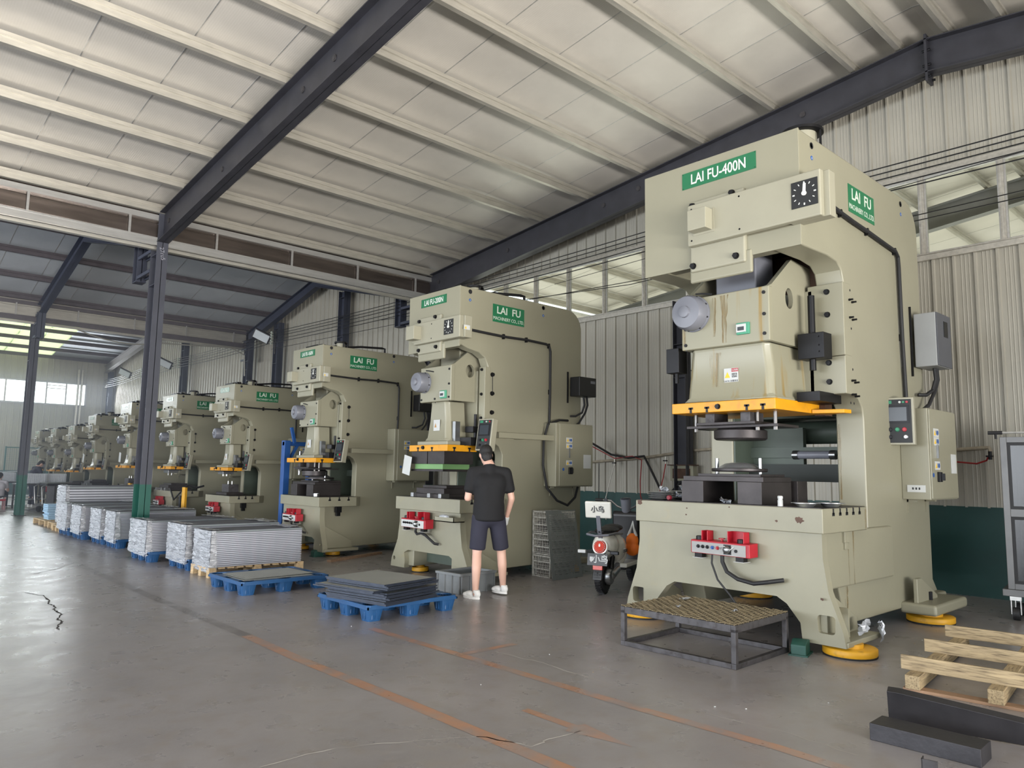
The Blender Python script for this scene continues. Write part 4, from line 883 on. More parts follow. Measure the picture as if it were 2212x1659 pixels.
    cr = empty('control_console', (cx, cy2, cz2)); cr.parent = R; cr.scale = (cs,)*3; cr.rotation_euler = (0, 0, radians(-4))
    MB().prism([(-.13, -.06), (-.13, .058), (.0, .065), (.0, -.055)], 'y', -.32, .3).build('console_body', RED, cr, bevel=.006)
    fpn = MB().box(-.004, 0, -.285, .285, -.052, .046).build('console_face', PGREY if big else PAPER, cr, (-.1315, 0, -.002))
    for (v, m_) in ((.21, BOLT), (.16, BOLT), (.11, BOLT), (.055, BLUEB if big else BOLT), (0, RED if big else BOLT)): MB().lathe([(.016, 0), (.016, -.008), (.01, -.01), (.01, -.02)], (-.004, v, .006), 'x', 12).build('selector', m_, fpn)
    q = MB().lathe([(.036, 0), (.036, -.01), (.028, -.03), (.012, -.04)], (-.004, -.1, .0), 'x', 18).build('lock_dial', BSTEEL, fpn); MB().box(-.005, -.003, -.14, -.06, -.042, .042).build('dial_plate', BOLT, q)
    MB().lathe([(.014, 0), (.014, -.01)], (-.004, -.19, -.005), 'x', 12).build('selector', BOLT, fpn)
    MB().tube([(-.008, -.03, .0), (-.03, -.035, .025), (-.03, -.09, .03), (-.025, -.14, .0), (-.008, -.17, .03)], .004, 6).build('guard_wire', PAPER, fpn)
    for (v, w_, hh) in ((.2, .035, .09), (-.13, .085, .1)):
        q = MB(); a0 = v-w_-.03; a1 = v+w_-.03
        q.box(-.02, -.01, a0, a1, .055, .055+hh); q.box(-.1, -.01, a0, a0+.008, .055, .055+hh); q.box(-.1, -.01, a1-.008, a1, .055, .055+hh); q.build('hand_guard', RED, cr, bevel=.003)
    for v in (.24, -.2): MB().lathe([(.033, .0), (.033, .03), (.026, .034)], (-.075, v, .06), 'z', 20).build('palm_button', BOLT, cr); MB().box(-.1, -.04, v-.04, v+.04, -.1, -.055).build('rubber_foot', BOLT, cr); MB().box(-.12, -.01, v-.05, v+.05, -.104, -.1).build('mount_bracket', PAPER, cr)
    MB().cyl((-.07, .0, .055), (-.07, .0, .08), .012, n=10).cyl((-.07, .0, .08), (-.07, .0, .088), .03, n=16).build('emergency_stop', RED, cr)
    if big:
        MB().tube([(-.08, .1, -.06), (-.09, .1, -.14), (-.09, .04, -.28), (-.08, -.08, -.4), (-.05, -.16, -.52), (0.0, -.2, -.6)], .009, 8).build('cable', RUB, cr)
        MB().tube([(-.07, .0, -.06), (-.07, .0, -.12), (-.09, -.06, -.2), (-.09, -.17, -.25), (-.09, -.33, -.27), (-.08, -.47, -.24), (.0, -.56, -.22)], .018, 10).build('conduit', RUB, cr)
    else: MB().tube([(-.07, .0, -.06), (-.08, .0, -.11), (-.09, -.06, -.14), (-.08, -.15, -.12), (-.08, -.25, -.14), (-.03, -.4, -.24), (0.02, -.42, -.25)], .018, 8).build('conduit', RUB, cr)
    # top: clutch cylinder with flange and pipes
    tu, tvv, tr, th = P['top']
    tp = MB().lathe([(tr, 0), (tr, th), (tr*.9, th+.01)], (0, 0, 0), 'z', 28).build('clutch_cylinder', CREAM, R, (tu, tvv, H))
    MB().lathe([(tr*1.42, -.02), (tr*1.48, -.015), (tr*1.48, .01), (tr*1.3, .015)], (0, 0, th+.02), 'z', 28).build('cylinder_flange', BOLT, tp)
    MB().lathe([(tr*1.25, 0), (tr*1.25, .025)], (0, 0, 0), 'z', 28).build('cylinder_base', BOLT, tp)
    MB().cyl((tr*1.35, -.05, 0), (tr*1.35, -.05, th+.02), .014, n=8).cyl((0, -tr*1.35, 0), (0, -tr*1.35, th+.02), .012, n=8).build('tie_rod', BOLT, tp)
    if not big:
        MB().tube([(.2, .1, H+.06), (.5, .05, H+.06), (.9, -.25*k, H+.1), (1.25, -.42*k, H+.1), (1.3, -.44*k, H+.09), (1.3, -.44*k, H-.01)], .022*k, 8).build('air_pipe', BOLT, R)
        MB().tube([(.15, h*.9, H+.04), (.3, .3, H+.1), (.35, .1, H+.1), (.35, .05, H+.0)], .022*k, 8).build('air_pipe', GALV, R)
        q = MB()
        for i in range(7): q.box(.1+.12*i, .18+.12*i, -.1+.05*(i % 3), .3, H, H+.06+.03*(i % 2))
        q.build('valve_block', BOLT, R)
        MB().tube([(.5, .3, H+.03), (.8, .1, H+.08), (1.0, .1, H+.05), (1.5, .0, H+.07), (1.9, .1, H+.02)], .02*k, 8).build('hose', RUB, R)
    else:
        MB().tube([(.1, .3, H+.02), (.16, .2, H+.06), (.35, .1, H+.05), (.6, .2, H+.02)], .012, 8).build('hose', RUB, R); bolt_f(R, .05, .2, H+.01, 1)
        rnd = random.Random(3)
        for (cx_, cy_, cz_, sx_, sz_) in ((.4, -fb+.02, .2, .2, .1), (.62, -fb-.03, .15, .09, .16)):
            q = MB(); nn = 5; vs = [(cx_+sx_*(i/nn-.5)+rnd.uniform(-.015, .015), cy_+rnd.uniform(-.03, .03), cz_+sz_*(j/nn-.5)+rnd.uniform(-.012, .012)) for j in range(nn+1) for i in range(nn+1)]
            q.add(vs, [(j*(nn+1)+i, j*(nn+1)+i+1, (j+1)*(nn+1)+i+1, (j+1)*(nn+1)+i) for j in range(nn) for i in range(nn)]); q.build('foil_scrap', WRAPS, R, smooth=50)
    return R
BRONZE = mat('bronze_print', (170, 130, 80), .6)
MOTDK = mat('dark_grey_cover', (74, 76, 82), .45)
WRAPS = mat('crumpled_film', (186, 190, 196), .25, .3, var=.2, scale=20, bump=.8, bscale=30)
P400 = dict(big=True, W=1.67, D=2.8, H=4.5, hz=3.44, cr=.34, T=.27, arch=[(.07, 3.44), (.5, 3.45), (.7, 3.43), (.79, 3.37), (.82, 3.27)], ug=.82, gz0=2.2,
    gap=[(.82, 2.2), (.96, 2.2), (1.07, 2.17), (1.14, 2.09), (1.16, 1.98)], ut=1.16, tz0=.97, tz1=1.175, tv=.955, tu0=-.03, tu1=.84, rz=2.05,
    fb=1.1, ft=.93, az=.42, ab=.74, at=.55, slots=5, sv=.465, su=.1, sz0=2.655, sz1=3.16, nv0=.42, nv1=.49, nz=2.13, nd=.85, gw=.34,
    yv=.59, yz0=2.03, yz1=2.13, motor=(.32, 3.0), cnt=(-.21, 2.79), sbolts=[(-.42, 3.1), (-.42, 2.9), (-.42, 2.72), (.42, 2.86), (.42, 2.7)], lab=(-.04, 2.37),
    cov=(-1.07, .25, 3.62, 4.03), covu=-.12, covd=.05, dial=(-.93, 3.84, .235), jb=(.07, 3.83, .12, .2), boss=(-.32, .27, 3.38, 4.09), sgn=(-.03, 4.33, .8, .165),
    sgs=(1.295, 4.13, .61, .28), holes=[(.24, 4.41), (2.34, 4.41)], cond=[(.55, 3.92), (.75, 3.9), (1.0, 3.88), (1.35, 3.86), (1.75, 3.83), (2.05, 3.81), (2.12, 3.76), (2.13, 3.65), (2.14, 2.9), (2.17, 2.27)],
    clips=[1, 3, 5, 8], eb=(2.03, 2.83, 1.22, 2.14, .27), vf=(2.48, 2.9, 2.62, 3.2, .25), vmat=CABW, pend=(1.8, -.9, 2.0, 12), psc=1.06, cons=(0, -.05, .785, 1.0), top=(.52, -.62, .13, .17))
def small(k, W, D, H, eb, vf, yv, tv, fb, extra=None):
    z = lambda v: v*k
    P = dict(k=k, W=W, D=D, H=H, hz=3.08*k, cr=.3*k, T=.16*k, arch=[(.03, 3.1*k), (.16*k, 3.06*k), (.34*k, 3.03*k), (.45*k, 2.97*k), (.5*k, 2.86*k)], ug=.5*k, gz0=1.85*k,
        gap=[(.5*k, 1.83*k), (.64*k, 1.82*k), (.73*k, 1.77*k), (.79*k, 1.66*k)], ut=.79*k, tz0=.89*k, tz1=1.065*k, tv=tv, tu0=-.05, tu1=.72*k, rz=1.9*k,
        fb=fb, ft=tv-.04, az=.335*k, ab=fb*.62, at=fb*.56, slots=3, sv=.345*k, su=.06, sz0=2.375*k, sz1=2.86*k, nv0=.2*k, nv1=.27*k, nz=1.83*k, nd=.42*k, gw=.12*k,
        yv=yv, yz0=1.69*k, yz1=1.775*k, yu0=-.05, yu1=.46*k, motor=(.24*k, 2.65*k), cnt=(-.2*k, 2.46*k), sbolts=[(-.31*k, 2.8*k), (-.31*k, 2.6*k), (-.31*k, 2.42*k), (.0, 2.41*k), (.31*k, 2.41*k)], lab=(-.0, 2.05*k),
        cov=(-h_(W)-.14*k, .31*k, 3.17*k, 3.47*k), covu=-.12, covd=.06, dial=(-h_(W)+.09*k, 3.33*k, .2*k), jb=(.22*k, 3.32*k, .13*k, .19*k), boss=(-.22*k, .31*k, 3.04*k, 3.56*k), sgn=(0.0, 3.77*k, .58*k, .12*k),
        sgs=(.87*k, 3.62*k, .6*k, .25*k), holes=[(.16*k, 3.84*k), (1.56*k, 3.84*k)], cond=[(.0, 3.32*k), (.3*k, 3.31*k), (.76*k, 3.3*k), (1.2*k, 3.31*k), (1.6*k, 3.3*k), (1.66*k, 3.28*k), (1.69*k, 3.2*k), (1.69*k, 2.6*k), (1.7*k-.02, eb[3])], clips=[2, 3, 5, 7],
        eb=eb, vf=vf, vmat=BLACK, pend=(.32*k, -h_(W)-.16*k, 1.915*k, 4), ptilt=8, psc=.95*k, arm=(.55*k, eb[0]+.1, 1.88*k), cons=(-.02, .15*k, .72*k-(.05 if .85 < k < .95 else 0), 1.0*k**.5), top=(.62*k, -.12*k, .085*k, .14*k))
    if extra: P.update(extra)
    return P
def h_(W): return W/2
presses = []
presses.append(press(6.1, 3.765, P400, 'largest and nearest beige power press, signed LAI FU-400N', sign='LAI FU-400N'))
presses.append(press(6.1, 8.23, small(1.0, 1.16, 2.4, 3.9, (1.6, 2.39, 1.23, 2.14, .245), (2.12, 2.5, 2.57, 2.86, .22), .43, .72, .87), 'second nearest beige power press, signed LAI FU-200N, behind the man in black', sign='LAI FU-200N'))
presses.append(press(6.1, 11.86, small(.905, 1.07, 2.2, 3.52, (1.33, 2.1, 1.235, 2.15, .24), (1.85, 2.2, 2.5, 2.8, .22), .52, .69, .8), 'third nearest beige power press, signed LAI FU-160N', sign='LAI FU-160N'))
KS = dict()
rest = [(6.1, 15.42, .8, .98, 3.12, 'fourth nearest beige press, pale name plate, right of the grey column'),
        (6.1, 18.75, .8, .98, 3.12, 'fifth nearest beige press, with a yellow stand in front, next to the grey column'),
        (6.1, 22.25, .8, .98, 3.12, 'sixth nearest beige press, half hidden behind the grey column'),
        (6.1, 25.7, .755, .9, 2.93, 'seventh press, first fully seen left of the grey column, taller than the three beyond it'),
        (6.1, 28.2, .69, .85, 2.69, 'third press from the far left end of the row'),
        (6.1, 30.8, .69, .85, 2.67, 'second press from the far left end, small and hazy'),
        (6.1, 33.5, .69, .85, 2.66, 'last press at the far left end of the row, smallest in view')]
for (xf_, yc, k, W_, H_, lab) in rest:
    presses.append(press(xf_, yc, small(k, W_, 2.0*k/.8, H_, (1.2*k/.8, 1.9*k/.8, 1.2*k/.8, 2.05*k/.8, .22), (1.55*k/.8, 1.9*k/.8, 2.3*k/.8, 2.6*k/.8, .2), .46*k/.8, .62*k/.8, .68*k/.8), lab))
# -------- dies on the tables / under the slides
CLMP = mat('clamp_steel', (120, 118, 116), .4, .7, var=.15)
DISH = mat('pressed_dish_steel', (196, 198, 200), .28, .8, var=.06, scale=14)
def die_low(x, y, z, s, label, style=0, big_=False):
    r = empty('lower_die', (x, y, z), label, 'press die'); 
    if style == 0:      # parallels, plate and round punch plate
        for v in (-.3, .3): MB().box(-.25*s, .3*s, v*s-.12*s, v*s+.12*s, 0, .2*s).build('parallel_block', DSTEEL, r, bevel=.003)
        if big_: MB().box(.36, .56, -.45, -.2, 0, .21).build('parallel_block', DSTEEL, r, bevel=.003)
        MB().box(-.22*s, .3*s, -.42*s, .42*s, .2*s, .245*s).build('die_plate', DSTEEL, r, bevel=.003); MB().box(-.1*s, .35*s, -.33*s, .33*s, .245*s, .27*s).build('shim_plate', DSTEEL, r, bevel=.002)
        MB().lathe([(.25*s, 0), (.26*s, .01), (.26*s, .03), (.24*s, .034)], (.1*s, 0, .29*s), 'z', 36).build('die_ring', DSTEEL, r)
        MB().lathe([(.2*s, 0), (.17*s, .02), (.13*s, .045), (.05*s, .055)], (.1*s, 0, .325*s), 'z', 36).build('pressed_lid', DISH, r)
        for v in (-.23, .23): MB().cyl((.08*s, v*s, .27*s), (.08*s, v*s, .42*s), .018*s, n=12).build('guide_pin', BSTEEL, r)
    elif style == 1:
        MB().box(-.25*s, .35*s, -.38*s, .38*s, 0, .05*s).build('die_plate', DSTEEL, r, bevel=.003); MB().box(-.2*s, .3*s, -.33*s, .33*s, .05*s, .13*s).build('die_block', DSTEEL, r, bevel=.003); MB().box(-.12*s, .28*s, -.28*s, .28*s, .13*s, .17*s).build('stripper_plate', DSTEEL, r, bevel=.003)
        for v in (-.36, -.1, .3): MB().box(-.3*s, -.15*s, v*s-.03, v*s+.03, .0, .06*s).build('clamp', BSTEEL, r, bevel=.003)
    else:
        MB().box(-.15*s, .25*s, -.3*s, .3*s, 0, .06*s).build('die_plate', DSTEEL, r, bevel=.003); MB().box(-.06*s, .18*s, -.18*s, .2*s, .06*s, .24*s).build('die_block', FSTEEL, r, bevel=.004)
        for v in (-.1, .12): MB().cyl((.05*s, v*s, .24*s), (.05*s, v*s, .31*s), .014*s, n=10).build('guide_pin', BSTEEL, r)
    return r
def die_up(x, y, z, s, label, style=0):
    r = empty('upper_die', (x, y, z), label, 'press die')
    if style == 0:
        for v in (-.18, .2): MB().box(-.1, .15, v*s-.05, v*s+.05, -.09*s, 0).build('riser_block', FSTEEL, r, bevel=.003)
        MB().box(-.14, .3, -.3*s, .33*s, -.115*s, -.09*s).build('clamp_plate', DSTEEL, r, bevel=.002); MB().box(-.05, .35, -.48*s, .5*s, -.14*s, -.115*s).build('die_plate', DSTEEL, r, bevel=.002)
        MB().lathe([(.2*s, 0), (.24*s, -.02), (.25*s, -.025), (.25*s, -.1), (.23*s, -.115)], (.12, 0, -.14*s), 'z', 36).build('die_ring', DSTEEL, r)
        for v in (-.43, -.25, .42): MB().cyl((.0, v*s, -.13*s), (.0, v*s, 0), .018*s, n=12).cyl((0, v*s, -.17*s), (0, v*s, -.14*s), .02*s, n=6).build('clamp_stud', CLMP, r)
    elif style == 1:
        MB().box(-.1, .4, -.38*s, -.02, -.17*s, 0).build('die_block', DSTEEL, r, bevel=.003); MB().box(-.1, .4, 0, .36*s, -.17*s, 0).build('die_block', DSTEEL, r, bevel=.003)
        MB().box(-.08, .38, -.33*s, .3*s, -.24*s, -.17*s).build('green_spring_row', mat('green_spring', (110, 150, 96), .5), r, bevel=.003); MB().box(-.1, .4, -.36*s, .36*s, -.27*s, -.24*s).build('stripper_plate', DSTEEL, r, bevel=.002)
    else:
        MB().box(-.08, .22, -.3*s, .28*s, -.03*s, 0).build('die_plate', DSTEEL, r, bevel=.002); MB().box(-.04, .18, -.18*s, .2*s, -.1*s, -.03*s).build('die_block', BSTEEL, r, bevel=.003)
        for v in (-.14, .12): MB().cyl((.05, v*s, -.16*s), (.05, v*s, -.1*s), .012, n=8).build('guide_pin', BSTEEL, r)
    return r
die_low(6.42, 3.82, 1.179, 1.0, 'dark steel die blocks with shiny round top on the nearest press table', 0, True)
die_up(6.45, 3.83, 2.03, 1.0, 'round dark upper die hanging under the thick yellow plate of the nearest press', 0)
die_low(6.35, 8.3, 1.069, .95, 'flat layered dark die on the LAI FU-200N table, left of the man', 1)
die_up(6.18, 8.28, 1.69, 1.0, 'blocky dark upper die with green row under the LAI FU-200N slide', 1)
die_low(6.35, 11.9, .968, .95, 'dark die blocks with round ring on the LAI FU-160N table', 0)
die_up(6.2, 11.85, 1.53, .85, 'round die under the LAI FU-160N slide', 0)
die_low(6.3, 15.5, .856, .9, 'small stepped grey die on the fourth press table', 2)
die_up(6.15, 15.45, 1.352, .7, 'small die with pins under the fourth press slide', 2)
die_low(6.3, 18.85, .856, .95, 'shiny die block on the fifth press table', 1)
die_up(6.15, 18.75, 1.352, .9, 'wide die with pins under the fifth press slide', 2)
die_low(6.3, 22.3, .856, .9, 'die on the sixth press table, left of the grey column', 2)
die_low(6.3, 25.8, .808, .95, 'clutter of dark dies on the seventh press table', 1)
for yq, nm in ((28.2, 'third'), (30.8, 'second'), (33.5, 'last')): die_low(6.3, yq, .739, .8, 'small dark die on the table of the %s press of the hazy row' % (nm if nm == 'last' else nm+' from last'), 1)
# PART3
# ================================================================== FLOOR OBJECTS
def label_all(o, lab): o['label'] = lab; return o
# ---- blue plastic pallets with nine cup feet
def cup_mesh():
    b = MB(); n = 24; R_ = []
    def sq(r, z):
        return [(r*max(-1, min(1, 1.25*cos(2*pi*i/n))), r*max(-1, min(1, 1.25*sin(2*pi*i/n))), z) for i in range(n)]
    for r, z in ((.07, 0.0), (.098, .145), (.088, .145), (.062, .012)): R_.append(sq(r, z))
    b.add([p for q in R_ for p in q], [(j*n+i, j*n+(i+1) % n, (j+1)*n+(i+1) % n, (j+1)*n+i) for j in range(3) for i in range(n)]+[tuple(range(n)), tuple(range(3*n, 4*n))])
    for i in range(14):
        a = 2*pi*i/14; st = len(b.v); b.box(-.004, .004, .072, .09, .02, .144); b.xf(Matrix.Rotation(a, 4, 'Z'), st)
    return b.mesh('cup_foot', BLUEP, 30)
CUP = cup_mesh()
def blue_pallet(x, y, lx, ly, label, rz=0, group=None):
    r = empty('plastic_pallet', (x, y, 0), label, 'pallet', group, rz)
    xs = (.1, lx/2, lx-.1); ys = (.1, ly/2, ly-.1); hs = []
    for a in xs:
        for c in ys: hs.append([(a+px_, c+py_) for px_, py_ in circ(0, 0, .088, 12)])
    MB().prism([(0, .03), (.03, 0), (lx-.03, 0), (lx, .03), (lx, ly-.03), (lx-.03, ly), (.03, ly), (0, ly-.03)], 'z', .135, .155, holes=hs).build('deck', BLUEP, r, bevel=.003)
    q = MB()
    for t in (0, 1): q.box(.0, lx, t*(ly-.012), t*(ly-.012)+.012, .115, .137).box(t*(lx-.012), t*(lx-.012)+.012, 0, ly, .115, .137)
    q.build('deck_rim', BLUEP, r)
    for a in xs:
        for c in ys: inst('cup_foot', CUP, r, (a, c, 0))
    return r
blue_pallet(3.93, 6.22, 1.08, .98, 'nearest blue plastic pallet, carrying a pile of loose grey metal sheets')
blue_pallet(3.6, 8.32, 1.1, .98, 'blue plastic pallet carrying only two thin perforated sheets')
ORD = lambda i: 'topmost' if i == 0 else '%s from the top' % ['', 'second', 'third', 'fourth', 'fifth', 'sixth', 'seventh', 'eighth', 'ninth', 'tenth', 'eleventh', 'twelfth', 'thirteenth', 'fourteenth', 'fifteenth'][i]
# loose sheets on the near pallet
for i in range(15):
    z = .157+.0135*i; dx, dy = random.uniform(-.02, .02), random.uniform(-.02, .02); a = random.uniform(-.03, .03)
    if i in (9, 10): dx -= .13; dy += .05
    o = MB().box(-.36, .36, -.42, .42, 0, .0018).build('metal_sheet', SHEETM, None, (4.33+dx, 6.6+dy, z), (radians(random.uniform(-.3, .3)), radians(random.uniform(-.3, .3)), radians(11)+a), smooth=0)
    MB().box(-.361, .361, -.421, -.4195, -.006, .0075).box(-.361, -.3595, -.42, .42, -.006, .0075).build('rolled_edge', SHEETD, o, smooth=0)
    tag(o, ORD(14-i)+' grey metal sheet of the loose pile on the nearest blue pallet', 'sheet', 'loose metal sheets on the nearest blue pallet')
# perforated sheet mesh (real holes)
def perf_mesh(w, h, margin, pitch, r, t, mt, nm):
    b = MB(); nx = int((w-2*margin)/pitch); ny = int((h-2*margin)/pitch); ox, oy = (w-nx*pitch)/2, (h-ny*pitch)/2
    for i in range(nx):
        for j in range(ny):
            cx, cy = ox+(i+.5)*pitch, oy+(j+.5)*pitch; p2 = pitch/2
            outer = [(cx+p2, cy), (cx+p2, cy+p2), (cx, cy+p2), (cx-p2, cy+p2), (cx-p2, cy), (cx-p2, cy-p2), (cx, cy-p2), (cx+p2, cy-p2)]
            inner = [(cx+r*cos(pi*k/4), cy+r*sin(pi*k/4)) for k in range(8)]
            b.add([(p[0], p[1], 0) for p in outer+inner], [(k, (k+1) % 8, 8+(k+1) % 8, 8+k) for k in range(8)])
    for (x0, x1, y0, y1) in ((0, w, 0, oy), (0, w, h-oy, h), (0, ox, oy, h-oy), (w-ox, w, oy, h-oy)): b.add([(x0, y0, 0), (x1, y0, 0), (x1, y1, 0), (x0, y1, 0)], [(0, 1, 2, 3)])
    return b.mesh(nm, mt, 0)
def solid(o, t): md = o.modifiers.new('t', 'SOLIDIFY'); md.thickness = t; md.offset = 0; return o
PM = perf_mesh(.86, .6, .03, .024, .0075, .002, SHEETM, 'perforated_sheet')
for i, (z, a, dx, lab) in enumerate(((.158, 0, 0, 'lower perforated grey sheet lying on the second blue pallet'), (.17, .05, .04, 'upper perforated grey sheet lying on the second blue pallet'))):
    o = bpy.data.objects.new('perforated_sheet', PM); COL.objects.link(o); o.location = (3.66+dx, 8.4+dx, z); o.rotation_euler = (0, 0, a); solid(o, .002); tag(o, lab, 'sheet', 'perforated sheets on the second blue pallet')
# ---- wrapped stacks of flat panels
GAPM = mat('panel_gap_shadow', (96, 98, 106), .6)
def stack(x0, x1, y0, y1, z0, z1, n, label, film=True):
    r = empty('panel_stack', (x0, y0, z0), label, 'stack', 'film wrapped panel stacks along the aisle')
    L, Wd = x1-x0, y1-y0; h = (z1-z0)/n
    me = MB().box(0, L, 0, Wd, 0, h*.6).mesh('panel', PANELS, 0)
    for i in range(n-1): inst('panel', me, r, (random.uniform(-.002, .002), random.uniform(-.003, .003), i*h))
    MB().box(.012, L-.012, .012, Wd-.012, 0, z1-z0-.003).build('dark_gaps', GAPM, r, smooth=0)
    MB().box(0, L, 0, Wd, 0, h*.62).build('top_panel', PANELT, r, (0, 0, (n-1)*h), smooth=0)
    if film:
        f = MB(); F = [f]; rnd = random.Random(int(y0*100))
        def sheet(P, nu, nv, amp, nrm):
            P = [Vector(p) for p in P]; vs = []
            for j in range(nv+1):
                for i in range(nu+1):
                    s, t = i/nu, j/nv; p = P[0]*(1-s)*(1-t)+P[1]*s*(1-t)+P[2]*s*t+P[3]*(1-s)*t
                    vs.append(p+Vector(nrm)*rnd.uniform(0, amp))
            F[0].add(vs, [(j*(nu+1)+i, j*(nu+1)+i+1, (j+1)*(nu+1)+i+1, (j+1)*(nu+1)+i) for j in range(nv) for i in range(nu)])
        H = z1-z0
        sheet([(-.012, -.012, -.07), (-.012, Wd+.01, -.05), (-.008, Wd+.01, H), (-.008, -.008, H)], 14, 20, .016, (-1, 0, 0))
        sheet([(-.012, -.012, -.07), (.09, -.01, -.02), (.05, -.006, H), (-.008, -.008, H)], 3, 14, .006, (0, -1, 0))
        sheet([(-.01, -.01, H+.004), (.12, -.01, H+.004), (.1, Wd, H+.004), (-.01, Wd, H+.004)], 4, 10, .012, (0, 0, 1))
        f.build('stretch_film', WRAP, r, smooth=80); f = MB(); F[0] = f
        sheet([(L-.2, -.01, H+.004), (L, -.01, H+.004), (L, Wd, H+.004), (L-.28, Wd, H+.004)], 6, 10, .018, (0, 0, 1)); f.build('stretch_film', WRAP, r, smooth=80)
    return r
WB = mat('pallet_wood_light', (190, 164, 126), .7, var=.2, scale=6, stretch=(6, 1, 6), bump=.2)
def wood_pallet(x0, x1, y0, y1, label, h=.125, nb=8):
    r = empty('wooden_pallet', (x0, y0, 0), label, 'pallet'); L, Wd = x1-x0, y1-y0
    for i in range(nb): x = i*(L-.085)/(nb-1); MB().box(x, x+.085, 0, Wd, h-.018, h).build('deck_board', WB, r, smooth=0)
    for y in (0, Wd/2-.045, Wd-.09):
        for x in (0, L/2-.05, L-.1): MB().box(x, x+.1, y, y+.09, .018, h-.018).build('block', WB, r, bevel=.004, smooth=0)
        MB().box(0, L, y, y+.09, 0, .018).build('bottom_board', WB, r, smooth=0)
    return r
wood_pallet(3.84, 5.17, 9.9, 10.55, 'pale wooden pallet under the nearest film wrapped panel stack', nb=11)
stack(3.86, 5.14, 9.93, 10.5, .128, .60, 19, 'nearest film wrapped stack of thin silver panels, on the wooden pallet')
ST = [(10.76, 11.5, .625, 'second nearest film wrapped panel stack'), (12.0, 12.8, .615, 'third film wrapped panel stack, front face wide beside a blue cup foot'), (14.24, 14.82, .63, 'fourth film wrapped panel stack, first one beyond the grey column'),
      (15.1, 15.8, .635, 'fifth film wrapped panel stack, two beyond the grey column'), (16.25, 16.95, .64, 'sixth film wrapped panel stack, three beyond the grey column'), (17.35, 18.1, .64, 'seventh film wrapped panel stack, right in front of the tall one')]
for i, (a, b_, z, lab) in enumerate(ST):
    xs_ = (3.84, 3.70, 3.87, 3.86, 3.80, 3.80)[i]
    blue_pallet(xs_+.01, a-.04, 1.3, max(.7, b_-a+.08), 'blue plastic pallet under the %s' % lab.split(',')[0]); stack(xs_, xs_+1.35, a, b_, .158, z, 19, lab)
wood_pallet(3.95, 5.3, 19.0, 19.8, 'weathered wooden pallet under the tall stack', h=.13)
stack(4.12, 5.7, 19.05, 19.85, .133, .95, 14, 'tallest film wrapped stack of pale panels, at the far end of the stack row')
wood_pallet(3.86, 4.7, 18.2, 18.9, 'nearer weathered wooden pallet sticking out beside the far stacks', h=.13)
wood_pallet(3.96, 4.9, 20.1, 21.4, 'farther weathered wooden pallet carrying the pale blue pile', h=.13)
r = empty('foam_pile', (4.05, 20.35, .133), 'low pile of pale blue sheets on the farther wooden pallet', 'stack')
for i in range(9): MB().box(0, .42, 0, .5, 0, .036).build('foam_sheet', FOAM, r, (random.uniform(-.02, .02), random.uniform(-.02, .02), i*.04), bevel=.006)
# ---- grey crate beside the man
cr = empty('plastic_crate', (5.62, 6.93, 0), 'open grey plastic crate standing beside the man in black', 'crate', rz=radians(3))
LX, LY, HZ = .58, .44, .235
q = MB().box(.015, LX-.015, .015, LY-.015, 0, .012)
for (a, b_, c, d) in ((.012, .03, .012, LY-.012), (LX-.03, LX-.012, .012, LY-.012)): q.box(a, b_, c, d, 0, HZ)
q.box(.012, LX-.012, .012, .03, 0, HZ).box(.012, LX-.012, LY-.03, LY-.012, 0, HZ); q.build('crate_shell', CRATE, cr, bevel=.003)
for (a, b_, c, d) in ((-.008, .02, -.008, LY+.008), (LX-.02, LX+.008, -.008, LY+.008), (.02, LX-.02, -.008, .02), (.02, LX-.02, LY-.02, LY+.008)): MB().box(a, b_, c, d, HZ-.03, HZ).build('crate_rim', CRATE, cr, bevel=.004)
for i in range(5): MB().box(.02+i*(LX-.05)/4, .034+i*(LX-.05)/4, -.004, .014, 0, HZ-.03).build('rib', CRATE, cr); 
for i in range(4): MB().box(-.004, .014, .02+i*(LY-.05)/3, .034+i*(LY-.05)/3, 0, HZ-.03).build('rib', CRATE, cr)
for i in range(9):
    a = random.uniform(0, pi); x, y = 5.85+random.uniform(-.12, .15), 7.16+random.uniform(-.1, .1)
    MB().box(-.06, .06, -.012, .012, 0, .006).build('steel_scrap', FSTEEL, None, (x, y, .014+.02*i), (random.uniform(-.3, .3), random.uniform(-.3, .3), a)); tag(bpy.data.objects[-1] if 0 else COL.objects[-1], 'small dark steel strip in the grey crate beside the man', 'scrap', 'steel strips in the grey crate')
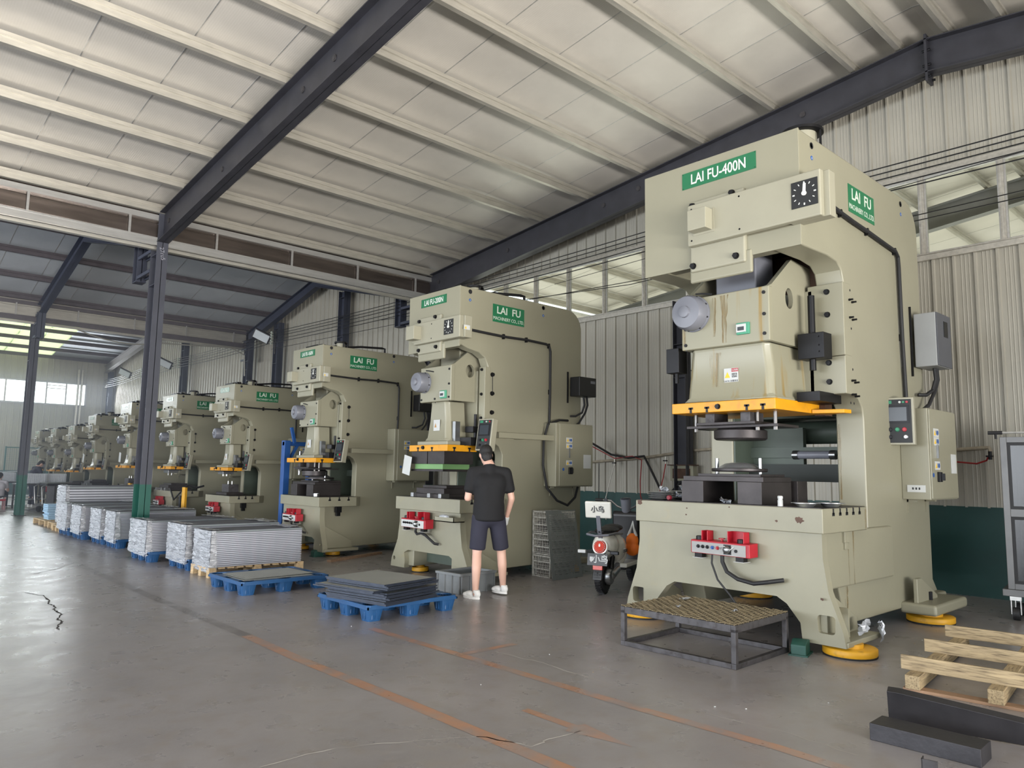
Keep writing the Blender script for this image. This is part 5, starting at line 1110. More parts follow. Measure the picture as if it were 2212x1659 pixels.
# ---- three stacked pale baskets and the leaning perforated plate
def basket(x, y, z, label):
    r = empty('plastic_basket', (x, y, z), label, 'basket', 'pale lattice baskets beside the scooter', rz=radians(-3))
    Lb, Wb, Hb = .46, .38, .295
    q = MB()
    for z_ in (0, .1, .2, Hb-.02): q.box(0, Lb, 0, .01, z_, z_+.016).box(0, Lb, Wb-.01, Wb, z_, z_+.016).box(0, .01, 0, Wb, z_, z_+.016).box(Lb-.01, Lb, 0, Wb, z_, z_+.016)
    q.build('hoops', BASK, r)
    q = MB(); n = 16
    for i in range(n+1): x_ = i*(Lb-.006)/n; w_ = .02 if i in (0, n) else .005; q.box(x_, x_+w_ if i < n else Lb, 0, .008, 0, Hb).box(x_, x_+w_ if i < n else Lb, Wb-.008, Wb, 0, Hb)
    for i in range(12): y_ = i*(Wb-.006)/11; w_ = .02 if i in (0, 11) else .005; q.box(0, .008, max(0, y_-(w_ if i == 11 else 0)+.0), min(Wb, y_+w_), 0, Hb).box(Lb-.008, Lb, max(0, y_), min(Wb, y_+w_), 0, Hb)
    for z_ in (.03, .06, .13, .16, .23): q.box(0, Lb, .002, .006, z_, z_+.004).box(.002, .006, 0, Wb, z_, z_+.004)
    o = q.build('lattice', BASK, r); o['kind'] = 'stuff'
    MB().box(0, Lb, 0, Wb, 0, .006).build('bottom', BASK, r)
    MB().box(.04, Lb-.04, .04, Wb-.04, .01, .17).build('dark_contents', mat('dark_parts_bag', (48, 44, 42), .7, var=.4, scale=20, bump=.6), r, bevel=.03)
    return r
for i, lab in enumerate(('bottom pale lattice basket of the three beside the perforated plate', 'middle pale lattice basket of the three beside the perforated plate', 'top pale lattice basket of the three beside the perforated plate')): basket(7.42, 7.22, .0+.3*i, lab)
pf = bpy.data.objects.new('perforated_plate', perf_mesh(.62, .92, .05, .024, .008, .002, PERF, 'perforated_plate')); COL.objects.link(pf)
pf.location = (7.30, 7.06, .003); pf.rotation_euler = (radians(81), 0, radians(2)); solid(pf, .003); tag(pf, 'grey perforated metal plate leaning against the pale baskets', 'metal plate')
# ---- the step platform
pl = empty('step_platform', (5.14, 3.07, 0), 'welded steel step platform with woven mesh deck before the nearest press', 'platform', rz=radians(1.5))
a, b_ = .86, 1.07
for x in (0, a-.04):
    for y in (0, b_-.04): MB().box(x, x+.04, y, y+.04, 0.04, .29).build('leg', FSTEEL, pl, bevel=.003)
for z0, z1 in ((0, .04), (.265, .32)):
    for (x0, x1, y0, y1) in ((0, a, 0, .04), (0, a, b_-.04, b_), (0, .04, .04, b_-.04), (a-.04, a, .04, b_-.04)): MB().box(x0, x1, y0, y1, z0, z1).build('rail', FSTEEL, pl, bevel=.003)
MESHM = mat('woven_mesh_wire', (128, 116, 92), .55, .3, var=.25, scale=14)
q = MB(); n = 28
for i in range(n):
    y = .012+(b_-.024)*i/(n-1); q.add(*(lambda bb: (bb.v, bb.f))(MB().tube([(.0+a*j/18, y, .325+.0035*(1 if (i+j) % 2 else -1)) for j in range(19)], .0042, 4)))
for i in range(23):
    x = .012+(a-.024)*i/22; q.add(*(lambda bb: (bb.v, bb.f))(MB().tube([(x, .0+b_*j/22, .325-.0035*(1 if (i+j) % 2 else -1)) for j in range(23)], .0042, 4)))
o = q.build('mesh_deck', MESHM, pl); o['kind'] = 'stuff'
for x in (.28, .56): MB().box(x, x+.03, .04, b_-.04, .28, .315).build('deck_support', FSTEEL, pl)
for (x, y, z, s, lab) in ((5.78, 3.95, .33, .1, 'crumpled white film scrap at the back of the mesh deck'), (5.4, 3.75, .332, .04, 'small pale paper scrap on the left of the mesh deck'), (5.6, 3.35, .332, .05, 'thin pale paper curl on the right of the mesh deck')):
    q = MB(); nn = 5; vs = [(x+s*(i/nn-.5)+random.uniform(-.01, .01), y+s*.6*(j/nn-.5), z+random.uniform(.003, .02)) for j in range(nn+1) for i in range(nn+1)]
    q.add(vs, [(j*(nn+1)+i, j*(nn+1)+i+1, (j+1)*(nn+1)+i+1, (j+1)*(nn+1)+i) for j in range(nn) for i in range(nn)]); tag(q.build('film_scrap', WRAPS, smooth=60), lab, 'scrap')
# foot pedal
pe = empty('foot_pedal', (5.93, 2.98, 0), 'small green foot pedal switch on the floor right of the platform', 'pedal', rz=radians(15))
MB().prism([(0, 0), (0, .085), (.07, .12), (.16, .11), (.17, 0)], 'y', -.06, .06).build('guard', MINT, pe, bevel=.008); MB().box(-.02, .2, -.075, .075, 0, .012).build('base', MINT, pe); MB().box(.14, .23, -.05, .0, .03, .042).build('treadle', MINT, pe)
pe = empty('foot_pedal', (6.05, 11.3, 0), 'teal foot pedal on the floor under the LAI FU-160N press', 'pedal')
MB().prism([(0, 0), (0, .085), (.07, .12), (.16, .11), (.17, 0)], 'y', -.06, .06).build('guard', MINT, pe, bevel=.008); MB().box(-.02, .2, -.075, .075, 0, .012).build('base', MINT, pe)
# ---- wooden pallet, right foreground (upside down: boards on edge)
wp = empty('wooden_pallet', (5.56, 2.04, 0), 'open pale timber pallet frame lying at the right edge', 'pallet', rz=radians(6.5))
for y in (-.09, -.57, -1.05): MB().box(0, 1.75, y, y+.09, .02, .11).build('bearer', WOOD, wp, bevel=.004)
for x in (.16, .86, 1.6): MB().box(x, x+.024, -1.2, .06, .11, .205).build('edge_board', WOODY, wp, bevel=.003)
for x in (.02, .78, 1.5): MB().box(x, x+.1, -1.25, .02, 0, .02).build('bottom_board', WOODR if x < .5 else WOODY, wp, bevel=.002)
tag(MB().box(0, 1.35, -.04, .04, 0, .035).build('timber_plank', WOODR, None, (5.92, 10.52, 0), (0, 0, radians(22))), 'long loose timber plank on the floor before the LAI FU-160N press', 'plank')
# ---- steel blocks in the right foreground
r = MB().box(0, .19, -.54, 0, 0, .09).build('steel_block', BLOCKST, None, (4.41, 1.815, .0), (0, 0, radians(1.5)), bevel=.003); tag(r, 'long dark square steel block lying flat at the bottom right', 'steel block')
r = MB().prism([(0, 0), (-.78, 0), (-.8, .115), (-.06, .19), (0, .19)], 'x', 0, .065).build('steel_wedge', BLOCKST, None, (4.80, 1.86, .003), (0, radians(-14), radians(14)), bevel=.003); tag(r, 'tapered dark steel plate leaning behind the square block', 'steel block')
r = empty('angle_bracket', (4.03, 1.42, 0), 'little grey angle bracket upright at the bottom edge of the picture', 'bracket', rz=.2)
MB().box(0, .006, -.07, 0, 0, .1).build('web', FSTEEL, r); MB().box(0, .05, -.006, 0, 0, .1).build('side', FSTEEL, r)
# ---- dusty glass cart at the right edge
gc = empty('glass_cart', (9.13, 2.30, 0), 'grey framed trolley with dusty glass panels at the right edge', 'trolley', rz=radians(8))
gw = 1.1
MB().box(0, .5, -gw, .05, .24, .31).build('bottom_tray', CARTF, gc, bevel=.006)
for x in (.02, .44):
    for (y0, y1, z0, z1) in ((-.06, 0, .31, 1.88), (-gw, -gw+.06, .31, 1.88), (-gw+.06, -.06, 1.82, 1.88), (-gw+.06, -.06, 1.05, 1.13), (-gw+.06, -.06, .31, .37)): MB().box(x, x+.04, y0, y1, z0, z1).build('frame_bar', CARTF, gc, bevel=.004)
    for (z0, z1) in ((.37, 1.05), (1.13, 1.82)):
        MB().box(x+.01, x+.03, -gw+.06, -.06, z0, z0+.03).box(x+.01, x+.03, -gw+.06, -.06, z1-.03, z1).box(x+.01, x+.03, -.09, -.06, z0+.03, z1-.03).box(x+.01, x+.03, -gw+.06, -gw+.09, z0+.03, z1-.03).build('gasket', RUB, gc, smooth=0)
        MB().box(x+.015, x+.02, -gw+.09, -.09, z0+.03, z1-.03).build('glass_pane', CGLASS, gc, smooth=0)
for z0 in (.5, .8, 1.25, 1.5): MB().box(.1, .42, -gw+.1, -.08, z0, z0+.012).build('shelf', FSTEEL, gc)
for i in range(5): MB().box(.12, .4, -.14-.18*i, -.13-.18*i, .33, 1.8).build('divider', CARTF, gc)
MB().cyl((.02, .09, 1.925), (.02, -.9, 1.925), .012, n=10).build('handle_rail', GALVB, gc); MB().cyl((.02, .1, 1.925), (.02, -.03, 1.925), .02, n=10).build('rubber_grip', RUB, gc); MB().cyl((.02, .03, 1.86), (.02, .03, 1.925), .012, n=8).build('handle_post', BOLT, gc)
for (x, y) in ((.05, -.06), (.42, -.06), (.05, -gw+.1), (.42, -gw+.1)):
    q = MB().box(-.035, .035, -.05, .05, .2, .24).box(-.03, .03, -.045, -.037, .06, .2).box(-.03, .03, .037, .045, .06, .2).build('caster_fork', GALVB, gc, (x, y, 0)); MB().cyl((0, -.03, .065), (0, .03, .065), .065, n=20).build('caster_wheel', RUB, q)
# ---- things on the nearest press table
ZT = 1.1795
for i in range(4): 
    o = MB().lathe([(.06, 0), (.085, .004), (.118, .018), (.125, .02), (.118, .023), (.08, .008)], (6.27+random.uniform(-.006, .006), 4.56, ZT+.001+.019*i), 'z', 36).build('pressed_dish', DISH); tag(o, ORD(3-i)+', shiny dish of the left pile on the nearest press table', 'metal dish', 'piled dishes at the left of the nearest press table')
for i in range(4): 
    o = MB().lathe([(.06, 0), (.085, .004), (.118, .018), (.125, .02), (.118, .023), (.08, .008)], (6.55+random.uniform(-.01, .01), 4.5, ZT+.001+.021*i), 'z', 36).build('pressed_dish', DISH); tag(o, ORD(3-i)+', shiny dish of the pile against the die blocks', 'metal dish', 'dishes piled against the die')
for (x, y, z, lab) in ((6.25, 4.5, ZT+.1, 'crumpled foil scrap on the left dish pile'), (6.32, 4.36, ZT+.05, 'crumpled foil scrap leaning between the two dish piles'), (6.5, 4.44, ZT+.12, 'crumpled foil scrap on the right dish pile'), (6.2, 3.78, ZT+.025, 'crumpled foil scrap in front of the gap between the die blocks')):
    q = MB(); rnd = random.Random(int(x*100)); nn = 5
    vs = [(.13*(i/nn-.5)+rnd.uniform(-.01, .01), .09*(j/nn-.5)+rnd.uniform(-.01, .01), rnd.uniform(-.022, .022)) for j in range(nn+1) for i in range(nn+1)]
    q.add(vs, [(j*(nn+1)+i, j*(nn+1)+i+1, (j+1)*(nn+1)+i+1, (j+1)*(nn+1)+i) for j in range(nn) for i in range(nn)]); tag(q.build('foil_scrap', WRAPS, None, (x, y, z), (.3, .3, .5), smooth=60), lab, 'scrap')
tag(MB().lathe([(.02, 0), (.025, .01), (.025, .03), (.012, .035)], (0, 0, 0), 'x', 12).build('glove_clip', mat('maroon_plastic', (120, 26, 40), .5), None, (6.2, 4.42, ZT+.026)), 'small maroon plastic piece between the dish piles', 'clip')
tag(MB().lathe([(.0225, 0), (.0225, .05), (.019, .054), (.019, .062), (.0225, .066), (.0225, .085), (.014, .09)], (6.10, 3.19, ZT), 'z', 20).build('white_bottle', PAPER), 'small white plastic bottle standing right of the die blocks', 'bottle')
for (x, y, a, lab) in ((6.13, 2.98, 0, 'shallow metal dish, left of the two at the right table end'), (6.38, 2.88, .04, 'shallow metal dish, right of the two at the right table end')):
    tag(MB().lathe([(.05, 0), (.06, .002), (.088, .03), (.118, .034), (.118, .037), (.084, .034), (.055, .006)], (0, 0, 0), 'z', 40).build('pressed_dish', DISH, None, (x, y, ZT+.001), (0, 0, 0), smooth=50), lab, 'metal dish')
tag(MB().lathe([(.05, 0), (.05, .05), (.046, .05), (.046, .004)], (6.15, 11.45, .967), 'z', 24).build('small_pot', BSTEEL), 'little steel pot on the LAI FU-160N press table', 'pot')
# parts tray on the 200N press
r = empty('parts_tray', (6.0, 7.64, .785), 'beige parts tray with rag fixed under the LAI FU-200N table edge', 'tray')
MB().box(-.1, .08, -.2, .2, 0, .012).build('tray_floor', PAINTD, r); MB().box(-.1, -.092, -.2, .2, 0, .06).box(-.1, .08, -.2, -.192, 0, .06).box(-.1, .08, .192, .2, 0, .06).build('tray_wall', PAINTD, r)
tag(MB().ball((5.97, 7.72, .84), .04, .1, .035).build('rag', WRAPS), 'crumpled pale rag in the beige parts tray', 'rag')
# papers hanging on presses
for (x, y, z, a, lab) in ((6.02, 8.66, 1.5, .2, 'sheet of paper hung left of the LAI FU-200N upper die'), (6.06, 22.4, 2.05*.8, .1, 'white sheet of paper taped to the sixth press slide'), (6.0, 26.0, 1.62, .3, 'white paper fan hanging on the seventh press')):
    tag(MB().box(-.001, .001, -.09, .09, -.13, .13).build('paper_sheet', PAPER, None, (x, y, z), (a, 0, 0), smooth=0), lab, 'paper')
# blue C-shaped welding/riveting stand behind the 160N press
bl = empty('blue_stand', (6.47, 13.35, 0), 'blue tall frame machine standing behind the LAI FU-160N press', 'machine')
MB().box(0, .12, 0, .14, 0, 1.95).build('post', BLUEPD, bl, bevel=.006); MB().box(.5, .6, -.02, .1, 0, 1.3).build('post', BLUEPD, bl, bevel=.006); MB().box(0, .65, .02, .1, 1.85, 1.93).build('top_beam', BLUEPD, bl, bevel=.006)
MB().bar((.02, .05, 1.4), (.3, .05, 1.9), .05, .05).build('brace', BLUEPD, bl); MB().bar((.2, .0, 1.9), (.12, .0, 2.2), .05, .05).build('lever', BLUEPD, bl); MB().cyl((.3, -.05, 1.3), (.3, -.05, 1.75), .025, n=10).build('spindle', BSTEEL, bl)
MB().box(-.1, .7, -.2, .3, 0, .05).build('base', BLUEPD, bl)
# yellow clamp stands before presses at the column
for (x, y, nm) in ((5.85, 16.7, 'nearer'), (5.83, 20.5, 'farther')):
    r = empty('clamp_stand', (x, y, 0), '%s thin yellow stand with black arm near the grey column' % nm, 'stand', rz=.3)
    MB().box(-.03, .03, -.05, .05, .02, .98).build('yellow_post', YELM, r, bevel=.004); MB().box(-.03, .03, .08, .14, .02, .8).build('black_post', BOLT, r); MB().box(-.15, .15, -.15, .2, 0, .02).build('base', BOLT, r)
    MB().tube([(0, .1, .95), (0, -.15, 1.02), (0, -.4, .98), (.05, -.55, 1.02)], .022, 8).build('arm', BOLT, r); MB().tube([(0, .1, .9), (0, .35, .7), (0, .5, .95)], .018, 8).build('hose_loop', RUB, r)
# ================================================================== SCOOTER
TH = radians(21)
sc = empty('electric_scooter', (7.03, 5.96, 0), 'white retro electric scooter parked between the two nearest presses', 'scooter', rz=TH)
def wheel(x, nm):
    w = MB().lathe([(.145, -.045), (.175, -.05), (.2, -.03), (.21, 0), (.2, .03), (.175, .05), (.145, .045)], (0, 0, 0), 'y', 40)
    o = w.build(nm, RUB, sc, (x, 0, .21)); q = MB()
    for i in range(36):
        a_ = 2*pi*i/36; st = len(q.v); q.box(-.006, .006, -.035, .035, .2, .2125); q.xf(Matrix.Rotation(a_, 4, 'Y'), st)
    q.build('tread', RUB, o); MB().lathe([(.05, -.04), (.14, -.035), (.15, -.02), (.15, .02), (.14, .035), (.05, .04)], (0, 0, 0), 'y', 30).build('rim', MOTG, o); return o
wheel(0, 'rear_wheel'); wheel(1.22, 'front_wheel')
MB().lathe([(.03, -.12), (.085, -.115), (.1, -.09), (.1, -.05)], (.0, 0, .21), 'y', 28).build('hub_motor', BSTEEL, sc); MB().bar((0, -.085, .21), (.32, -.085, .3), .06, .1).build('swing_arm', MOTG, sc, bevel=.02)
MB().capsule((.02, -.09, .22), (.26, -.09, .27), .06, .045).build('chain_case', BSTEEL, sc)
for s_ in (-1, 1): MB().cyl((.0, s_*.1, .24), (.08, s_*.1, .5), .016, n=10).cyl((.012, s_*.1, .3), (.06, s_*.1, .44), .03, n=12).build('shock', BOLT, sc)
b = MB(); b.ball((.1, 0, .56), .24, .155, .16); b.ball((.32, 0, .52), .24, .175, .19); b.ball((.46, 0, .45), .14, .15, .18); b.ball((.02, 0, .6), .14, .12, .12)
b.build('body_shell', SCW, sc, remesh=.012)
MB().ball((.15, 0, .74), .3, .13, .05).ball((.36, 0, .76), .16, .13, .045).build('seat', BLACK, sc, remesh=.012)
MB().tube([(.24, -.16, .70), (.0, -.16, .72), (-.2, -.13, .71), (-.27, 0, .7), (-.2, .13, .71), (0, .16, .72), (.24, .16, .70)], .014, 8).build('grab_rail', MOTG, sc)
q = MB().box(-.02, .02, -.165, .165, -.1, .1); q.build('backrest', SCW, sc, (-.17, 0, 1.0), (0, radians(-8), 0), bevel=.018, seg=3)
MB().bar((-.17, 0, .93), (-.13, 0, .76), .05, .03).bar((-.13, 0, .76), (-.08, 0, .66), .05, .03).build('backrest_stem', MOTG, sc)
text('小鸟', .085, DARKP, sc, (-.197, 0, 1.0), FRONT, bold=.02)
tl = MB().lathe([(.078, 0), (.078, -.02), (.06, -.035)], (0, 0, 0), 'x', 28).build('tail_lamp', TAIL, sc, (-.1, 0, .56), (0, radians(12), 0)); MB().lathe([(.094, 0), (.094, -.012), (.08, -.016)], (0, 0, 0), 'x', 28).build('lamp_ring', SCW, tl)
for i in range(20):
    a_ = 2*pi*i/20; MB().lathe([(.005, 0), (.005, -.006)], (-.028, .066*cos(a_), .066*sin(a_)), 'x', 6).build('led', PAPER, tl)
pt = MB().box(-.004, 0, -.125, .125, -.07, .07).build('number_plate', BLACK, sc, (-.2, 0, .42), (0, radians(10), 0), bevel=.003)
text('小鸟', .1, PAPER, pt, (-.005, -.035, 0), FRONT, bold=.02); MB().prism([(.055, .03), (.095, .03), (.095, -.01), (.075, -.035), (.055, -.01)], 'x', -.006, -.004).build('shield_mark', PAPER, pt)
MB().box(-.2, -.16, -.06, .06, .3, .35).build('reflector', TAIL, sc, bevel=.004); MB().prism([(-.22, .18), (-.18, .34), (-.1, .5), (-.04, .5), (-.1, .34), (-.16, .2)], 'y', -.06, .06).build('mudguard', BLACK, sc, bevel=.01)
for s_, L_ in ((1, .2), (-1, .17)): q = MB().bar((-.1, s_*.1, .52), (-.13, s_*L_, .5), .015, .015).build('indicator_stem', BOLT, sc); MB().box(-.02, .02, -.05, .05, -.02, .02).build('indicator', PAPER if s_ > 0 else BOLT, q, (-.13, s_*(L_+.02), .5), bevel=.008)
MB().box(.42, .92, -.15, .15, .24, .3).build('floorboard', BLACK, sc, bevel=.02); MB().box(.4, .9, -.17, .17, .27, .325).build('floorboard_trim', SCW, sc, bevel=.015)
MB().prism([(.9, .28), (1.0, .3), (.98, .9), (.9, .95), (.86, .9), (.9, .6)], 'y', -.18, .18).build('leg_shield', BLACK, sc, bevel=.03, seg=3); MB().prism([(.98, .3), (1.08, .4), (1.03, .88), (.97, .92)], 'y', -.17, .17).build('front_apron', SCW, sc, bevel=.03)
MB().bar((1.2, 0, .21), (.98, 0, .95), .07, .07).build('fork', MOTG, sc); MB().tube([(1.02, 0, .42), (1.2, 0, .47), (1.4, 0, .36)], [.08, .1, .07], 12).build('front_mudguard', SCW, sc)
MB().cyl((.93, 0, .93), (.89, 0, 1.1), .06, .07, n=24).build('dash_pod', MOTG, sc); MB().lathe([(.062, 0), (.06, .006)], (.885, 0, 1.105), 'z', 24).build('display', SCREEN, sc)
MB().tube([(.92, 0, .95), (.9, -.12, 1.0), (.88, -.2, 1.07), (.84, -.34, 1.08)], .012, 8).tube([(.92, 0, .95), (.9, .12, 1.0), (.88, .2, 1.07), (.84, .34, 1.08)], .012, 8).build('handlebar', BSTEEL, sc)
for s_ in (-1, 1): MB().cyl((.85, s_*.3, 1.08), (.83, s_*.4, 1.08), .02, n=12).build('grip', RUB, sc); MB().box(.84, .89, s_*.26-.02, s_*.26+.02, 1.05, 1.1).build('switch_block', BOLT, sc); MB().tube([(.88, s_*.25, 1.08), (.95, s_*.28, 1.07), (.93, s_*.4, 1.07)], .006, 6).build('brake_lever', BOLT, sc)
MB().tube([(.88, .24, 1.06), (.92, .22, .9), (.95, .15, .82), (.95, .05, .9)], .005, 6).build('brake_cable', BLACK, sc)
q = MB().box(-.02, .02, -.008, .008, -.02, .02).build('side_logo', PAPER, sc, (.3, -.176, .5)); text('STOXR', .05, DARKP, sc, (.3, -.185, .49), SIDE, bold=.01)
MB().tube([(.4, .1, .24), (.42, .14, .1), (.36, .2, .01)], .012, 8).build('side_stand', BOLT, sc)
og = empty('shopping_bag', (7.72, 6.06, 0), 'orange plastic bag hanging from the scooter hook', 'bag', rz=TH)
MB().ball((0, 0, .58), .05, .085, .1).ball((0, 0, .48), .06, .1, .09).build('bag_body', ORG, og, remesh=.012); MB().tube([(0, -.05, .64), (.01, -.015, .75), (.03, 0, .83)], [.022, .012, .006], 8).tube([(0, .05, .64), (.01, .015, .75), (.03, 0, .83)], [.022, .012, .006], 8).build('handles', PAPER, og)
# ================================================================== PEOPLE
def fig(name, loc, rz, label, J, cl, vox=.011):
    """J: joints in the figure's own frame (x to its right, y forward, z up). One continuous body; clothes are its children."""
    r = empty(name, loc, label, 'person', rz=rz); V = {k: Vector(v) for k, v in J.items()}
    b = MB()
    hd, nk = V['head'], V['neck']
    tilt = Matrix.Rotation(radians(cl.get('nod', -15)), 3, 'X')
    hp = lambda x, y, z: hd+tilt @ Vector((x, y, z))
    b.ball(hd, .074, .092, .108, rot=tilt); b.ball(hp(0, .022, -.055), .055, .062, .062, rot=tilt); b.ball(hp(0, .092, -.012), .011, .018, .02, rot=tilt)
    for s in (-1, 1): b.ball(hp(s*.076, -.005, -.01), .009, .02, .032, rot=tilt)
    b.ball(hp(0, .083, -.055), .022, .01, .007, rot=tilt)
    b.capsule(nk, hd+Vector((0, -.02, -.05)), .064, .056)
    b.capsule(V['chest']+Vector((-.07, 0, .02)), V['chest']+Vector((.07, 0, .02)), .105, .105); b.capsule(V['chest'], V['pelvis'], .115, .115)
    b.capsule(V['pelvis']+Vector((-.05, 0, 0)), V['pelvis']+Vector((.05, 0, 0)), .12, .12); b.capsule(nk, V['chest'], .06, .09)
    for s in 'LR':
        b.capsule(nk+Vector((0, 0, -.04)), V['sh'+s], .05, .055); b.capsule(V['sh'+s], V['el'+s], .055, .04); b.capsule(V['el'+s], V['wr'+s], .041, .027)
        b.capsule(V['hip'+s], V['kn'+s], .088, .056); b.capsule(V['kn'+s], (V['kn'+s]*.62+V['an'+s]*.38)+Vector((0, -.012, 0)), .054, .056); b.capsule((V['kn'+s]*.62+V['an'+s]*.38)+Vector((0, -.012, 0)), V['an'+s], .055, .036)
        b.capsule(V['an'+s]+Vector((0, -.02, -.03)), V['an'+s]+Vector((0, .12, -.045)), .034, .028)
        d = (V['wr'+s]-V['el'+s]).normalized(); w = V['wr'+s]; sgn = 1 if s == 'R' else -1; side = Vector((0, 1, 0)) if abs(d.y) < .7 else Vector((sgn*-1, 0, 0)); side = (side-d*side.dot(d)).normalized(); nrm = d.cross(side)
        if s != cl.get('glove'):
            b.capsule(w, w+d*.07, .026, .03)
            for i, (o_, l_) in enumerate(((.024, .062), (.009, .07), (-.007, .066), (-.022, .052))): p0 = w+d*.085+side*o_; p1 = p0+d*l_*.55+nrm*.006*sgn; b.capsule(p0, p1, .0088, .0082, 8); b.capsule(p1, p1+d*l_*.42+nrm*.02*sgn, .0082, .007, 8)
            p0 = w+d*.03+side*.028; b.capsule(p0, p0+d*.03+side*.022, .011, .0095, 8); b.capsule(p0+d*.03+side*.022, p0+d*.058+side*.025, .0095, .008, 8)
    body = b.build('body', SKIN, r, remesh=vox)
    for s in (-1, 1): MB().ball(hp(s*.03, .08, .012), .011).build('eye', PAPER, body)
    # hair
    h_b = MB(); h_b.ball(hp(0, -.014, .03), .081, .094, .096, rot=tilt); h_b.ball(hp(0, -.052, -.035), .07, .054, .068, rot=tilt); h_b.ball(hp(0, -.055, -.075), .055, .036, .04, rot=tilt); h_b.ball(hp(0, .045, .075), .055, .045, .04, rot=tilt)
    if cl.get('mask'):  pass
    h_b.build('hair', HAIR, r, remesh=.009)
    # top
    t = MB(); m_ = cl['top']; g = .014
    t.capsule(V['chest']+Vector((-.085, 0, .03)), V['chest']+Vector((.085, 0, .03)), .112+g, .112+g); t.capsule(V['chest']+Vector((-.045, 0, -.05)), V['pelvis']+Vector((-.035, 0, .0)), .125+g, .125+g); t.capsule(V['chest']+Vector((.045, 0, -.05)), V['pelvis']+Vector((.035, 0, .0)), .125+g, .125+g)
    for i in range(7):
        c_ = V['chest']*(1-i/6)+(V['pelvis']+Vector((0, -.005, -.0)))*(i/6); t.ball(c_, .192-.003*i, .135+.003*i, .09, n=24)
    st = len(t.v); t.cyl((0, 0, .1), (0, 0, -.1), 1, 1.03, 28); t.xf(Matrix.Translation(V['pelvis']+Vector((0, -.005, .02))) @ Matrix.Diagonal((.186, .155, 1, 1)), st)
    t.capsule(nk+Vector((0, -.005, -.02)), V['chest'], .072, .1)
    for s in 'LR':
        t.capsule(nk+Vector((0, -.005, -.045)), V['sh'+s], .058, .068); sl = V['sh'+s]*(1-cl['sleeve'])+V['el'+s]*cl['sleeve']; t.capsule(V['sh'+s], sl*.999, .068, .05); t.cyl(V['sh'+s], sl, .07, .066, 18)
    o = t.build('shirt', m_, r, remesh=.011)
    # shorts / trousers
    t = MB(); t.capsule(V['pelvis']+Vector((-.05, 0, -.02)), V['pelvis']+Vector((.05, 0, -.02)), .135, .135)
    for s in 'LR':
        le = V['hip'+s]*(1-cl['leg'])+V['kn'+s]*cl['leg'] if cl['leg'] <= 1 else V['kn'+s]
        t.cyl(V['hip'+s]+Vector((0, 0, .04)), le, .104, .095 if cl['leg'] <= 1 else .07, 20); t.ball(V['hip'+s], .106)
        if cl['leg'] > 1: t.ball(V['kn'+s], .07); t.cyl(V['kn'+s], V['an'+s], .068, .055, 18)
    t.build('shorts' if cl['leg'] <= 1 else 'trousers', cl['bot'], r, remesh=.011)
    for s in 'LR':
        t = MB(); an = V['an'+s]; fy = V.get('toe'+s, Vector((0, 1, 0))).normalized(); z = an.z
        rt = Matrix.Rotation(math.atan2(-fy.x, fy.y), 3, 'Z'); P_ = lambda x, y, q: Vector((an.x, an.y, 0))+rt @ Vector((x, y, 0))+Vector((0, 0, q+z-.085))
        t.ball(P_(0, -.02, .055), .042, .055, .05, rot=rt); t.ball(P_(0, .07, .045), .044, .09, .038, rot=rt); t.ball(P_(0, .13, .036), .045, .055, .03, rot=rt); t.cyl(P_(0, -.015, .05), P_(0, -.02, .1), .042, .04, 16)
        sh = t.build('shoe', SHOE, r, remesh=.008)
        t = MB(); t.add([tuple(P_(x, y, q)) for q in (0, .024) for x, y in [(.045*cos(2*pi*i/16), .055+.125*sin(2*pi*i/16)) for i in range(16)]], [tuple(range(16)), tuple(range(31, 15, -1))]+[(i, (i+1) % 16, 16+(i+1) % 16, 16+i) for i in range(16)]); t.build('sole', SHOE, sh)
    s = cl.get('glove')
    if s:
        t = MB(); d = (V['wr'+s]-V['el'+s]).normalized(); w = V['wr'+s]; side = Vector((0, 1, 0)); side = (side-d*side.dot(d)).normalized(); nrm = d.cross(side); sgn = 1 if s == 'R' else -1
        t.cyl(w-d*.02, w+d*.02, .035, .036, 16); t.capsule(w, w+d*.07, .032, .037)
        for o_, l_ in ((.03, .06), (.011, .068), (-.009, .064), (-.028, .05)): p0 = w+d*.085+side*o_; p1 = p0+d*l_*.55-nrm*.008*sgn; t.capsule(p0, p1, .0105, .0098, 8); t.capsule(p1, p1+d*l_*.4-nrm*.02*sgn, .0098, .0085, 8)
        p0 = w+d*.03+side*.034; t.capsule(p0, p0+d*.03+side*.026, .0125, .0115, 8); t.capsule(p0+d*.03+side*.026, p0+d*.06+side*.03, .0115, .01, 8)
        t.build('glove', PAPER, r, remesh=.0065)
    return r
J1 = dict(head=(-.03, .085, 1.63), neck=(0, .0, 1.50), chest=(0, -.01, 1.27), pelvis=(0, 0, .94), shL=(-.2, -.0, 1.42), shR=(.2, .0, 1.42), elL=(-.25, .02, 1.12), wrL=(-.16, .24, 1.12), elR=(.265, -.03, 1.12), wrR=(.235, .1, .885),
          hipL=(-.095, 0, .88), hipR=(.095, 0, .88), knL=(-.13, -.0, .5), knR=(.17, .05, .5), anL=(-.17, -.16, .085), anR=(.20, .07, .1), toeL=(-.6, .8, 0), toeR=(-.5, .85, 0))
fig('person', (5.82, 6.68, 0), radians(-30), 'man in black T-shirt and navy shorts seen from behind at the LAI FU-200N', J1, dict(top=TEE, bot=NAVY, sleeve=.72, leg=.93, nod=-22, glove='R'))
